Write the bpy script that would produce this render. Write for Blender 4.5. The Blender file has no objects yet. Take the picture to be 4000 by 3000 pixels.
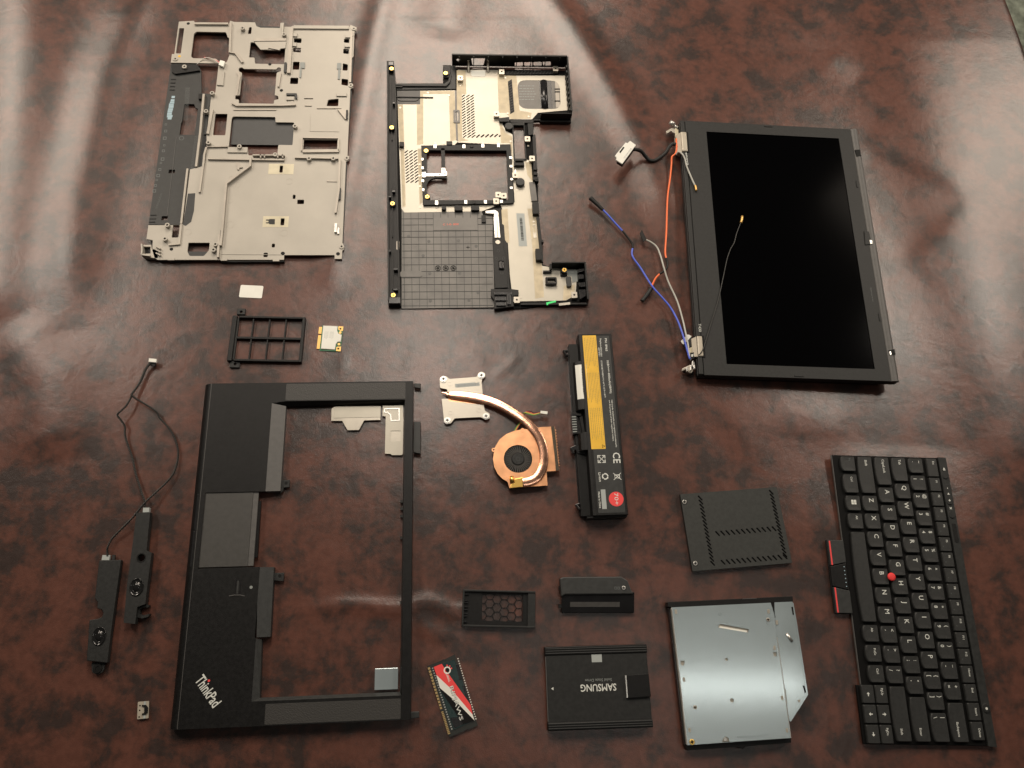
import bpy, bmesh, math, random
import numpy as np
from mathutils import Matrix, Vector
from mathutils.geometry import delaunay_2d_cdt

random.seed(7)
S = bpy.context.scene
COL = S.collection
MM = 0.001

# ------------------------------------------------------------------ camera
FPX, CAMH = 3032.2, 811.6                 # focal length in photo pixels, height above table in mm
_n = np.array([0.06696, 0.35876, 1.0]); _n /= np.linalg.norm(_n)
_ex = np.array([1.0, 0, 0]) - _n * _n[0]; _ex /= np.linalg.norm(_ex)
_ey = np.cross(_n, _ex)
RW = np.array([_ex, _ey, _n])             # camera axes -> world axes
cam_d = bpy.data.cameras.new("camera")
cam = bpy.data.objects.new("camera", cam_d); COL.objects.link(cam)
cam_d.sensor_width = 36.0
cam_d.lens = 36.0 * FPX / 4000.0
cam_d.clip_start = 0.02; cam_d.clip_end = 50
m4 = Matrix.Identity(4)
for i in range(3):
    for j in range(3):
        m4[i][j] = RW[i][j]
m4[2][3] = CAMH * MM
cam.matrix_world = m4
S.camera = cam

# ------------------------------------------------------------------ world and lamps
world = bpy.data.worlds.new("World"); S.world = world; world.use_nodes = True
bg = world.node_tree.nodes["Background"]
bg.inputs[0].default_value = (1.0, 0.93, 0.84, 1); bg.inputs[1].default_value = 0.04

def lamp(name, loc, power, size, color=(1.0, 0.90, 0.78), target=(0, 0.35, 0), sy=None):
    d = bpy.data.lights.new(name, 'AREA'); d.energy = power; d.color = color
    if sy: d.shape = 'RECTANGLE'; d.size = size; d.size_y = sy
    else: d.shape = 'DISK'; d.size = size
    o = bpy.data.objects.new(name, d); COL.objects.link(o)
    o.location = loc
    o.rotation_euler = (Vector(target) - Vector(loc)).to_track_quat('-Z', 'Y').to_euler()
    return o
WARM = (1.0, 0.86, 0.71)
lamp("ceiling_lamp", (-0.08, 0.70, 0.98), 2.8, 0.26, target=(-0.02, 0.4, 0))
lamp("ceiling_lamp", (-1.10, 0.85, 1.05), 2.9, 0.16)
lamp("ceiling_lamp", (1.20, 0.85, 1.05), 2.9, 0.16)
lamp("glare_panel", (-0.12, 2.0, 1.50), 29.0, 0.75, color=WARM, sy=0.95, target=(0, 0.6, 0))  # three unseen panels added for the glare streaks on the cloth
lamp("glare_panel", (-1.70, 1.8, 1.45), 19.0, 0.6, color=WARM, sy=1.0, target=(0, 0.5, 0))
lamp("glare_panel", (1.85, 1.7, 1.45), 17.0, 0.6, color=WARM, sy=1.0, target=(0, 0.5, 0))
lamp("glint_strip", (0.57, -0.07, 1.75), 1.3, 1.0, color=(1.0, 0.95, 0.86), sy=0.06, target=(0.57, -0.07, 0))  # unseen strip added to lay a bright band on the optical drive

S.view_settings.view_transform = 'Standard'
S.view_settings.look = 'None'
S.view_settings.exposure = 0.08
S.view_settings.gamma = 1.0
S.view_settings.use_curve_mapping = False

# ------------------------------------------------------------------ pixel -> table helpers
def ray(p):
    return RW @ np.array([(p[0] - 2000) / FPX, -(p[1] - 1500) / FPX, -1.0])
def W(p, z=0.0):
    r = ray(p); t = (z - CAMH) / r[2]
    return np.array([r[0] * t, r[1] * t])
def Z(x0, y0, s):
    return lambda q: (x0 + q[0] * s, y0 + q[1] * s)
ZA = Z(500, 50, .42948); ZB = Z(1450, 180, .40687); ZC = Z(2250, 400, .69302)
ZK1 = Z(3150, 1700, .38427); ZK2 = Z(3150, 2300, .39188); ZP = Z(650, 1450, .47468)
ZH = Z(1650, 1280, .48213); ZT = Z(2150, 1280, .48209); ZS = Z(1600, 2200, .45208)
ZW = Z(300, 1350, .45226); ZSP = Z(300, 1950, .54274); ZS2 = Z(380, 1950, .3315)
ZG = Z(860, 1080, .24412); ZM = Z(2550, 1850, .27125); ZD = Z(2600, 2300, .3918)
ZL1 = Z(2380, 440, .20492); ZL2 = Z(2600, 1180, .19288); ZF = Z(0, 0, 4000 / 2212.0)

# ------------------------------------------------------------------ materials
MAT = {}
def mat(name, col, rough=.5, metal=0.0, noise=0.0, nscale=200.0, bump=0.0, bscale=2000.0, spec=.5, col2=None, coat=0):
    m = bpy.data.materials.new(name); m.use_nodes = True; nt = m.node_tree
    b = nt.nodes["Principled BSDF"]
    b.inputs["Base Color"].default_value = (*col, 1); b.inputs["Roughness"].default_value = rough
    b.inputs["Metallic"].default_value = metal; b.inputs["Specular IOR Level"].default_value = spec
    if coat: b.inputs["Coat Weight"].default_value = coat; b.inputs["Coat Roughness"].default_value = .12
    tc = nt.nodes.new("ShaderNodeTexCoord")
    if noise > 0 or col2:
        n = nt.nodes.new("ShaderNodeTexNoise"); n.inputs["Scale"].default_value = nscale; n.inputs["Detail"].default_value = 5
        nt.links.new(tc.outputs["Object"], n.inputs["Vector"])
        r = nt.nodes.new("ShaderNodeValToRGB")
        c2 = col2 or tuple(max(0, c * (1 - noise)) for c in col)
        c1 = col if col2 else tuple(min(1, c * (1 + noise)) for c in col)
        r.color_ramp.elements[0].position = .35; r.color_ramp.elements[1].position = .65
        r.color_ramp.elements[0].color = (*c2, 1); r.color_ramp.elements[1].color = (*c1, 1)
        nt.links.new(n.outputs["Fac"], r.inputs["Fac"]); nt.links.new(r.outputs["Color"], b.inputs["Base Color"])
        mr = nt.nodes.new("ShaderNodeMapRange"); mr.inputs["To Min"].default_value = max(.02, rough - .08); mr.inputs["To Max"].default_value = min(1, rough + .08)
        nt.links.new(n.outputs["Fac"], mr.inputs["Value"]); nt.links.new(mr.outputs["Result"], b.inputs["Roughness"])
    if bump > 0:
        n2 = nt.nodes.new("ShaderNodeTexNoise"); n2.inputs["Scale"].default_value = bscale; n2.inputs["Detail"].default_value = 3
        nt.links.new(tc.outputs["Object"], n2.inputs["Vector"])
        bp = nt.nodes.new("ShaderNodeBump"); bp.inputs["Strength"].default_value = bump; bp.inputs["Distance"].default_value = .0003
        nt.links.new(n2.outputs["Fac"], bp.inputs["Height"]); nt.links.new(bp.outputs["Normal"], b.inputs["Normal"])
    MAT[name] = m
    return m
mat("magnesium", (.365, .342, .297), .46, .15, .06, 22, .25, 1500)
mat("magnesium_rib", (.36, .33, .285), .45, .25, .08, 60, .2, 1500)
mat("black_plastic", (.0055, .0055, .0055), .45, 0, .2, 300, .3, 2500, spec=.28)
mat("black_matte", (.014, .0148, .0145), .55, 0, .2, 300, .4, 2500, spec=.35)
mat("cover_grey", (.030, .032, .030), .55, 0, .12, 300, .35, 2500, spec=.35)
mat("key_cap", (.022, .023, .0225), .5, 0, .12, 300, .35, 2500, spec=.4)
mat("key_well", (.004, .004, .004), .6, 0, spec=.12)
mat("black_gloss", (.012, .012, .013), .25, 0, .1, 100)
mat("dark_grey", (.024, .0255, .025), .5, 0, .15, 200, .35, 2500, spec=.4)
mat("mid_grey", (.075, .073, .070), .5, 0, .1, 200, .3, 2500)
mat("pad_grey", (.038, .037, .034), .5, 0, .1, 200, .5, 3000)
mat("bay_grey", (.115, .108, .098), .42, 0, .25, 40, .25, 1500)
mat("screen", (.0012, .0012, .0014), .12, 0, spec=.02)
mat("sheet_silver", (.42, .395, .335), .42, .40, .05, 40, .1, 800)
mat("sheet_cream", (.50, .43, .30), .55, .1, .12, 120, .3, 900)
mat("steel", (.55, .54, .51), .32, .8, .08, 200)
mat("nickel", (.42, .39, .335), .40, .6, .08, 60, .05, 700)
mat("copper", (.80, .41, .215), .36, .85, .14, 70, .05, 700)
mat("copper_pipe", (.90, .50, .34), .22, 1.0, .10, 140, .12, 700)
mat("brass", (.85, .55, .15), .3, 1.0)
mat("gold", (.70, .43, .14), .4, .6)
mat("contact_gold", (.52, .37, .17), .4, .6)
mat("white_print", (.62, .64, .60), .5)
mat("grey_print", (.22, .24, .23), .5)
mat("faint_print", (.10, .11, .11), .6)
mat("blue_print", (.30, .42, .48), .5)
mat("white_label", (.72, .72, .66), .55, 0, .03, 80)
mat("grey_label", (.33, .36, .35), .5)
mat("pale_tape", (.55, .50, .36), .4, 0, .1, 80)
mat("yellow_label", (.72, .43, .035), .45, 0, .06, 80)
mat("fine_print", (.25, .19, .06), .6)
mat("fine_print_grey", (.25, .26, .27), .6)
mat("print_black", (.004, .004, .004), .6, spec=.2)
mat("red_print", (.75, .06, .06), .45)
mat("red_mark", (.65, .10, .05), .5)
mat("red_cap", (.72, .035, .035), .6, 0, .1, 800, .6, 4000)
mat("orange_wire", (.85, .16, .04), .4)
mat("blue_wire", (.07, .12, .60), .4)
mat("grey_wire", (.42, .42, .38), .45)
mat("white_wire", (.6, .58, .52), .45)
mat("black_wire", (.007, .007, .007), .5, spec=.3)
mat("green_wire", (.10, .30, .06), .45)
mat("yellow_wire", (.65, .5, .08), .45)
mat("red_wire", (.6, .06, .06), .45)
mat("pcb_green", (.03, .16, .07), .4)
mat("pcb_black", (.02, .022, .02), .4, 0, .2, 900)
mat("led_green", (.05, .75, .20), .4)
mat("foam", (.06, .05, .035), .9, 0, .4, 800, .8, 1500)
mat("mylar", (.035, .037, .038), .5, 0, .1, 200, .3, 2500)
mat("teal_gloss", (.018, .035, .035), .2, 0)
mat("beige_metal", (.42, .38, .31), .45, .3, .06, 100)
mat("blade_grey", (.17, .165, .155), .45)
mat("speaker_cone", (.010, .010, .010), .16, 0)
mat("twist_wire", (.02, .02, .018), .5)

def plate_steel():
    m = mat("drive_steel", (.37, .44, .465), .13, .42)
    nt = m.node_tree; b = nt.nodes["Principled BSDF"]
    tc = nt.nodes["Texture Coordinate"]
    sep = nt.nodes.new("ShaderNodeSeparateXYZ"); nt.links.new(tc.outputs["Object"], sep.inputs[0])
    def cosn(sock, per):
        mu = nt.nodes.new("ShaderNodeMath"); mu.operation = 'MULTIPLY'; mu.inputs[1].default_value = 2 * math.pi / per
        nt.links.new(sock, mu.inputs[0])
        c = nt.nodes.new("ShaderNodeMath"); c.operation = 'COSINE'; nt.links.new(mu.outputs[0], c.inputs[0]); return c
    cx_, cy_ = cosn(sep.outputs[0], .0014), cosn(sep.outputs[1], .0014)
    pr = nt.nodes.new("ShaderNodeMath"); pr.operation = 'ADD'
    nt.links.new(cx_.outputs[0], pr.inputs[0]); nt.links.new(cy_.outputs[0], pr.inputs[1])
    mr = nt.nodes.new("ShaderNodeMapRange"); mr.inputs["From Min"].default_value = .7; mr.inputs["From Max"].default_value = 1.9
    nt.links.new(pr.outputs[0], mr.inputs["Value"])
    bp = nt.nodes.new("ShaderNodeBump"); bp.inputs["Strength"].default_value = .1; bp.inputs["Distance"].default_value = .0002; bp.invert = True
    nt.links.new(mr.outputs["Result"], bp.inputs["Height"]); nt.links.new(bp.outputs["Normal"], b.inputs["Normal"])
    mat("drive_plain", (.37, .44, .465), .14, .45, .05, 30, .04, 600)
plate_steel()
def mesh_grille():
    m = mat("grille", (.030, .029, .027), .55)
    nt = m.node_tree; b = nt.nodes["Principled BSDF"]; tc = nt.nodes["Texture Coordinate"]
    v = nt.nodes.new("ShaderNodeTexVoronoi"); v.inputs["Scale"].default_value = 800; v.inputs["Randomness"].default_value = 0.7
    nt.links.new(tc.outputs["Object"], v.inputs["Vector"])
    bp = nt.nodes.new("ShaderNodeBump"); bp.inputs["Strength"].default_value = .45; bp.inputs["Distance"].default_value = .0004
    nt.links.new(v.outputs["Distance"], bp.inputs["Height"]); nt.links.new(bp.outputs["Normal"], b.inputs["Normal"])
mesh_grille()

def leather():
    m = bpy.data.materials.new("leather"); m.use_nodes = True; nt = m.node_tree; L = nt.links
    b = nt.nodes["Principled BSDF"]
    tc = nt.nodes.new("ShaderNodeTexCoord")
    def noise(scale, detail, rough=.5, dist=0):
        n = nt.nodes.new("ShaderNodeTexNoise"); n.inputs["Scale"].default_value = scale; n.inputs["Detail"].default_value = detail
        n.inputs["Roughness"].default_value = rough; n.inputs["Distortion"].default_value = dist
        L.new(tc.outputs["Object"], n.inputs["Vector"]); return n
    n1 = noise(32, 8, .66, .2); n2 = noise(6, 3); n3 = noise(140, 3)
    r1 = nt.nodes.new("ShaderNodeValToRGB"); e = r1.color_ramp.elements
    e[0].position = .42; e[0].color = (.0345, .0225, .0195, 1); e[1].position = .59; e[1].color = (.096, .0390, .0275, 1)
    e2 = r1.color_ramp.elements.new(.49); e2.color = (.062, .0295, .0222, 1)
    mx = nt.nodes.new("ShaderNodeMath"); mx.operation = 'ADD'
    sc = nt.nodes.new("ShaderNodeMath"); sc.operation = 'MULTIPLY_ADD'; sc.inputs[1].default_value = .35; sc.inputs[2].default_value = -.165
    L.new(n2.outputs["Fac"], sc.inputs[0]); L.new(n1.outputs["Fac"], mx.inputs[0]); L.new(sc.outputs[0], mx.inputs[1])
    L.new(mx.outputs[0], r1.inputs["Fac"])
    mixc = nt.nodes.new("ShaderNodeMixRGB"); mixc.blend_type = 'OVERLAY'; mixc.inputs[0].default_value = .35
    L.new(r1.outputs["Color"], mixc.inputs[1]); L.new(n3.outputs["Fac"], mixc.inputs[2]); L.new(mixc.outputs[0], b.inputs["Base Color"])
    v = nt.nodes.new("ShaderNodeTexVoronoi"); v.feature = 'DISTANCE_TO_EDGE'; v.inputs["Scale"].default_value = 640
    wob = noise(380, 2)
    vm = nt.nodes.new("ShaderNodeVectorMath"); vm.operation = 'MULTIPLY_ADD'; vm.inputs[1].default_value = (.0022, .0022, .0022)
    L.new(wob.outputs["Color"], vm.inputs[0]); L.new(tc.outputs["Object"], vm.inputs[2]); L.new(vm.outputs[0], v.inputs["Vector"])
    mr = nt.nodes.new("ShaderNodeMapRange"); mr.inputs["From Max"].default_value = .22; L.new(v.outputs["Distance"], mr.inputs["Value"])
    n4 = noise(900, 3)
    ad = nt.nodes.new("ShaderNodeMath"); ad.operation = 'MULTIPLY_ADD'; ad.inputs[1].default_value = .45
    L.new(n4.outputs["Fac"], ad.inputs[0]); L.new(mr.outputs["Result"], ad.inputs[2])
    bp = nt.nodes.new("ShaderNodeBump"); bp.inputs["Strength"].default_value = .13; bp.inputs["Distance"].default_value = .0003
    n5 = noise(48, 4, .55, .6); bp2 = nt.nodes.new("ShaderNodeBump"); bp2.inputs["Strength"].default_value = .15; bp2.inputs["Distance"].default_value = .0022
    L.new(n5.outputs["Fac"], bp2.inputs["Height"]); L.new(bp2.outputs["Normal"], bp.inputs["Normal"])
    L.new(ad.outputs[0], bp.inputs["Height"]); L.new(bp.outputs["Normal"], b.inputs["Normal"])
    b.inputs["Roughness"].default_value = .29; b.inputs["Specular IOR Level"].default_value = .62
    MAT["leather"] = m
leather()
mat("carpet", (.24, .27, .22), .95, 0, .5, 30, .6, 300)

# ------------------------------------------------------------------ mesh helpers
def mesh_obj(name, verts, faces, material, parent=None, smooth=False, bevel=0, seg=2):
    me = bpy.data.meshes.new(name)
    me.from_pydata([(v[0] * MM, v[1] * MM, v[2] * MM) for v in verts], [], faces); me.update()
    bm = bmesh.new(); bm.from_mesh(me); bmesh.ops.recalc_face_normals(bm, faces=bm.faces); bm.to_mesh(me); bm.free()
    me.materials.append(MAT[material])
    if smooth:
        me.polygons.foreach_set("use_smooth", [True] * len(me.polygons))
    o = bpy.data.objects.new(name, me); COL.objects.link(o)
    if parent is not None: o.parent = parent.e if isinstance(parent, Thing) else parent
    if bevel:
        md = o.modifiers.new("bevel", 'BEVEL'); md.width = bevel * MM; md.segments = seg; md.limit_method = 'ANGLE'; md.angle_limit = math.radians(40)
    return o

class Thing:
    def __init__(s, name, label, cat, zm, p0, p1, z=0, ang=0):
        a, b = W(zm(p0), z), W(zm(p1), z)
        s.o = a; d = b - a; s.rot = math.atan2(d[1], d[0]) + math.radians(ang)
        s.c, s.s_ = math.cos(s.rot), math.sin(s.rot)
        e = bpy.data.objects.new(name, None); COL.objects.link(e); e.empty_display_size = .02
        e.location = (a[0] * MM, a[1] * MM, 0); e.rotation_euler = (0, 0, s.rot)
        e["label"] = label; e["category"] = cat; s.e = e
    def loc(s, w):
        d = w - s.o; return (d[0] * s.c + d[1] * s.s_, -d[0] * s.s_ + d[1] * s.c)
    def p(s, zm, q, z):
        return s.loc(W(zm(q), z))
    def p3(s, zm, q, z):
        x, y = s.p(zm, q, z); return (x, y, z)
    def poly(s, zm, pts, z, snap=True, tol=5):
        P = [list(s.p(zm, q, z)) for q in pts]
        return snap_poly(P, tol) if snap else [tuple(q) for q in P]
    def onwall(s, zm, q, y0):
        """point (x, z) where the view ray of q meets the upright plane local y = y0"""
        r = ray(zm(q)); cx, cy = s.loc(np.array([0.0, 0.0]))
        rx, ry = r[0] * s.c + r[1] * s.s_, -r[0] * s.s_ + r[1] * s.c
        t = (y0 - cy) / ry
        return (cx + rx * t, CAMH + r[2] * t)

def snap_poly(P, tol=5):
    n = len(P); px = list(range(n)); py = list(range(n))
    def f(u, i):
        while u[i] != i: i = u[i]
        return i
    for i in range(n):
        j = (i + 1) % n; dx, dy = abs(P[j][0] - P[i][0]), abs(P[j][1] - P[i][1])
        a = math.degrees(math.atan2(dy, dx))
        if a < tol: py[f(py, j)] = f(py, i)
        elif a > 90 - tol: px[f(px, j)] = f(px, i)
    gx, gy = {}, {}
    for i in range(n):
        gx.setdefault(f(px, i), []).append(P[i][0]); gy.setdefault(f(py, i), []).append(P[i][1])
    return [(sum(gx[f(px, i)]) / len(gx[f(px, i)]), sum(gy[f(py, i)]) / len(gy[f(py, i)])) for i in range(n)]

def inside(p, poly):
    x, y = p; r = False; n = len(poly)
    for i in range(n):
        x1, y1 = poly[i]; x2, y2 = poly[(i + 1) % n]
        if (y1 > y) != (y2 > y) and x < (x2 - x1) * (y - y1) / (y2 - y1) + x1: r = not r
    return r

def rounded(P, r, k=3):
    """round the corners of a polygon"""
    out = []; n = len(P)
    for i in range(n):
        a, b, c = Vector(P[i - 1]), Vector(P[i]), Vector(P[(i + 1) % n])
        u, v = (a - b), (c - b); lu, lv = u.length, v.length
        if lu < 1e-6 or lv < 1e-6: out.append(P[i]); continue
        d = min(r, lu * .45, lv * .45); p0, p2 = b + u / lu * d, b + v / lv * d
        for j in range(k + 1):
            t = j / k; q = p0 * (1 - t) ** 2 + b * 2 * t * (1 - t) + p2 * t * t
            out.append((q.x, q.y))
    return out

def prism_geo(P, z0, z1, holes=()):
    loops = [list(P)] + [list(h) for h in holes]
    V = []; E = []; idx = []
    for lp in loops:
        b0 = len(V); V += lp; n = len(lp)
        E += [(b0 + i, b0 + (i + 1) % n) for i in range(n)]; idx.append((b0, n))
    n = len(V)
    verts = [(x, y, z1) for x, y in V] + [(x, y, z0) for x, y in V]
    faces = []
    if not holes:
        faces.append(list(range(n))); faces.append([i + n for i in reversed(range(n))])
    else:
        vo, eo, fo, ov, oe, of = delaunay_2d_cdt([Vector(v) for v in V], E, [], 0, 1e-5)
        mp = [(o[0] if o else None) for o in ov]
        extra = {}
        for f in fo:
            cx = sum(vo[i][0] for i in f) / 3; cy = sum(vo[i][1] for i in f) / 3
            if not inside((cx, cy), P) or any(inside((cx, cy), h) for h in holes): continue
            g = []
            for i in f:
                if mp[i] is not None: g.append((mp[i], mp[i] + n))
                else:
                    if i not in extra:
                        verts.append((vo[i][0], vo[i][1], z1)); verts.append((vo[i][0], vo[i][1], z0)); extra[i] = (len(verts) - 2, len(verts) - 1)
                    g.append(extra[i])
            faces.append([q[0] for q in g]); faces.append([q[1] for q in reversed(g)])
    for b0, k in idx:
        for i in range(k):
            a, b = b0 + i, b0 + (i + 1) % k
            faces.append([a, b, b + n, a + n])
    return verts, faces

def prism(name, P, z0, z1, material, parent, holes=(), bevel=0, seg=2):
    v, f = prism_geo(P, z0, z1, holes)
    return mesh_obj(name, v, f, material, parent, bevel=bevel, seg=seg)

def join_geo(parts):
    V = []; F = []
    for v, f in parts:
        b = len(V); V += list(v); F += [[i + b for i in g] for g in f]
    return V, F
def rect(x0, y0, x1, y1): return [(x0, y0), (x1, y0), (x1, y1), (x0, y1)]
def box(name, x0, x1, y0, y1, z0, z1, material, parent, bevel=0):
    return prism(name, rect(min(x0, x1), min(y0, y1), max(x0, x1), max(y0, y1)), z0, z1, material, parent, bevel=bevel)
def circ(cx, cy, r, k=20, a0=0): return [(cx + r * math.cos(a0 + 2 * math.pi * i / k), cy + r * math.sin(a0 + 2 * math.pi * i / k)) for i in range(k)]
def disc(name, c, r, z0, z1, material, parent, k=20, bevel=0): return prism(name, circ(c[0], c[1], r, k), z0, z1, material, parent, bevel=bevel)
def ring(name, c, r0, r1, z0, z1, material, parent, k=20):
    return prism(name, circ(c[0], c[1], r1, k), z0, z1, material, parent, holes=[circ(c[0], c[1], r0, k)])
def strip(pts, w):
    """polygon of constant width along a 2-D polyline"""
    L, R = [], []
    n = len(pts)
    for i in range(n):
        a = Vector(pts[max(0, i - 1)]); b = Vector(pts[min(n - 1, i + 1)]); d = (b - a).normalized(); nrm = Vector((-d.y, d.x))
        p = Vector(pts[i])
        if 0 < i < n - 1:
            d1 = (p - a).normalized(); k = max(.5, d1.dot(d)); ww = w / k
        else: ww = w
        L.append(tuple(p + nrm * ww / 2)); R.append(tuple(p - nrm * ww / 2))
    return L + R[::-1]
def smooth_path(pts, k=6):
    P = [Vector(p) for p in pts]; out = []
    for i in range(len(P) - 1):
        p0, p1, p2, p3 = P[max(0, i - 1)], P[i], P[i + 1], P[min(len(P) - 1, i + 2)]
        for j in range(k):
            t = j / k
            out.append(.5 * ((2 * p1) + (p2 - p0) * t + (2 * p0 - 5 * p1 + 4 * p2 - p3) * t * t + (-p0 + 3 * p1 - 3 * p2 + p3) * t ** 3))
    out.append(P[-1]); return out
def tube(name, pts, r, material, parent, k=8, sub=6, flat=1.0):
    P = smooth_path(pts, sub) if sub else [Vector(p) for p in pts]
    V = []; F = []
    for i, p in enumerate(P):
        d = (P[min(len(P) - 1, i + 1)] - P[max(0, i - 1)]).normalized()
        s_ = d.cross(Vector((0, 0, 1)))
        s_ = s_.normalized() if s_.length > 1e-4 else Vector((1, 0, 0))
        u = s_.cross(d).normalized()
        rr = r(i / (len(P) - 1)) if callable(r) else r
        for j in range(k):
            a = 2 * math.pi * j / k; q = p + s_ * math.cos(a) * rr + u * math.sin(a) * rr * flat
            V.append(tuple(q))
    for i in range(len(P) - 1):
        for j in range(k):
            F.append([i * k + j, i * k + (j + 1) % k, (i + 1) * k + (j + 1) % k, (i + 1) * k + j])
    F.append(list(range(k))[::-1]); F.append([(len(P) - 1) * k + j for j in range(k)])
    return mesh_obj(name, V, F, material, parent, smooth=True)
def twisted(name, pts, r, material, parent, turns):
    P = smooth_path(pts, 10); parts = []
    for ph in (0, math.pi):
        V = []; F = []; k = 6
        for i, p in enumerate(P):
            d = (P[min(len(P) - 1, i + 1)] - P[max(0, i - 1)]).normalized(); s_ = d.cross(Vector((0, 0, 1))).normalized(); u = s_.cross(d)
            a = turns * 2 * math.pi * i / (len(P) - 1) + ph; c = p + (s_ * math.cos(a) + u * math.sin(a)) * r
            for j in range(k):
                b = 2 * math.pi * j / k; V.append(tuple(c + s_ * math.cos(b) * r * .9 + u * math.sin(b) * r * .9))
        for i in range(len(P) - 1):
            for j in range(k): F.append([i * k + j, i * k + (j + 1) % k, (i + 1) * k + (j + 1) % k, (i + 1) * k + j])
        parts.append((V, F))
    v, f = join_geo(parts); return mesh_obj(name, v, f, material, parent, smooth=True)

_glyph = {}
def text_mesh(txt, bold=0.0):
    key = (txt, bold)
    if key not in _glyph:
        c = bpy.data.curves.new("t", 'FONT'); c.body = txt; c.size = 1.0; c.offset = bold; c.resolution_u = 2
        o = bpy.data.objects.new("t", c); me = bpy.data.meshes.new_from_object(o)
        bpy.data.objects.remove(o); n = len(me.vertices); co = np.zeros(n * 3); me.vertices.foreach_get("co", co); co = co.reshape(-1, 3)
        fs = [list(p.vertices) for p in me.polygons]; bpy.data.meshes.remove(me)
        mn, mx = co.min(0), co.max(0); _glyph[key] = (co, fs, mn, mx)
    return _glyph[key]
def text(parent, txt, a, b, z, material, h=None, bold=0.01, name="lettering", base=True):
    """letters along the local line a -> b (left end, right end of the baseline); h = cap height, else natural"""
    co, fs, mn, mx = text_mesh(txt, bold)
    a, b = Vector(a), Vector(b); d = b - a; L = d.length; d /= L; u = Vector((-d.y, d.x))
    sx = L / (mx[0] - mn[0]); sy = (h / .70) if h else sx
    V = [tuple(a + d * float((v[0] - mn[0]) * sx) + u * float(v[1] * sy)) + (z,) for v in co]
    return mesh_obj(name, V, fs, material, parent)
def text_c(parent, txt, c, cap, z, material, rot=0, bold=0.01, name="legend", wmax=None):
    """letters of cap height `cap` centred on local point c"""
    co, fs, mn, mx = text_mesh(txt, bold); s_ = cap / .70; sx = s_
    if wmax and (mx[0] - mn[0]) * sx > wmax: sx = wmax / (mx[0] - mn[0])
    ca, sa = math.cos(rot), math.sin(rot); mx0 = (mn[0] + mx[0]) / 2; my0 = (mn[1] + mx[1]) / 2
    V = []
    for v in co:
        x, y = (v[0] - mx0) * sx, (v[1] - my0) * s_
        V.append((c[0] + x * ca - y * sa, c[1] + x * sa + y * ca, z))
    return mesh_obj(name, V, fs, material, parent)
def screw(parent, c, r, z, material="steel", name="screw", h=.8):
    o = prism(name, circ(c[0], c[1], r, 18), z - h, z, material, parent, bevel=.25)
    w = r * .22; l = r * .6
    g = [prism_geo(rect(c[0] - l, c[1] - w, c[0] + l, c[1] + w), z + .01, z + .04), prism_geo(rect(c[0] - w, c[1] - l, c[0] + w, c[1] + l), z + .01, z + .05)]
    v, f = join_geo(g); mesh_obj("screw_recess", v, f, "print_black", o)
    return o

# ------------------------------------------------------------------ setting: tablecloth and floor
def cloth():
    st = 5.0
    xs = np.arange(-900, 1060, st); ys = np.arange(-420, 1400, st)
    X, Y = np.meshgrid(xs, ys)
    H = np.zeros_like(X)
    def ridge(px, A, w, step=False, taper=True):
        nonlocal H
        P = np.array([W(ZF(q)) for q in px]); best = np.full(X.shape, 1e9); sg = np.zeros_like(X); along = np.zeros_like(X)
        for i in range(len(P) - 1):
            a, b = P[i], P[i + 1]; d = b - a; L2 = d @ d
            t = np.clip(((X - a[0]) * d[0] + (Y - a[1]) * d[1]) / L2, 0, 1)
            dx, dy = X - a[0] - t * d[0], Y - a[1] - t * d[1]; dd = np.hypot(dx, dy)
            s_ = np.sign(d[0] * dy - d[1] * dx); m = dd < best
            best = np.where(m, dd, best); sg = np.where(m, s_, sg); along = np.where(m, (i + t) / (len(P) - 1), along)
        tp = np.clip(along * 6, 0, 1) * np.clip((1 - along) * 6, 0, 1) if taper else 1
        if step: H = H + A * np.tanh(best * sg / w) * np.exp(-(best / (w * 5)) ** 2) * tp
        else: H = H + A * np.exp(-(best / w) ** 2) * tp
    # long soft swells of the cloth, then small sharp creases
    for a in CREASES: ridge(*a)
    rs = np.random.RandomState(3)
    for i in range(7):
        kx, ky, ph = rs.uniform(-.012, .012), rs.uniform(-.008, .008), rs.uniform(0, 6.28)
        H += .35 * np.sin(kx * X + ky * Y + ph)
    H = H - .8
    # edge of the table on the right: the cloth rolls over and hangs down
    ex = 752.0 + .05 * (890 - Y); d = X - ex; r = 9.0; over = d > 0
    ang = np.clip(d / r, 0, math.pi / 2)
    Xn = np.where(over, ex + r * np.sin(ang) + 3 * np.sin(Y * .02) * np.clip(d / 100, 0, 1), X)
    Zn = np.where(over, H - r * (1 - np.cos(ang)) - np.maximum(d - r * math.pi / 2, 0), H)
    ny, nx = X.shape
    V = np.stack([Xn, Y, Zn], -1).reshape(-1, 3) * MM
    i = np.arange((ny - 1) * (nx - 1)); r0 = i // (nx - 1) * nx + i % (nx - 1)
    Fq = np.stack([r0, r0 + 1, r0 + 1 + nx, r0 + nx], -1)
    me = bpy.data.meshes.new("tablecloth"); me.from_pydata(V.tolist(), [], Fq.tolist()); me.update()
    me.polygons.foreach_set("use_smooth", [True] * len(me.polygons)); me.materials.append(MAT["leather"])
    o = bpy.data.objects.new("tablecloth", me); COL.objects.link(o); o["kind"] = "structure"
    o["label"] = "mottled red brown leather cloth covering the table"
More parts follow.
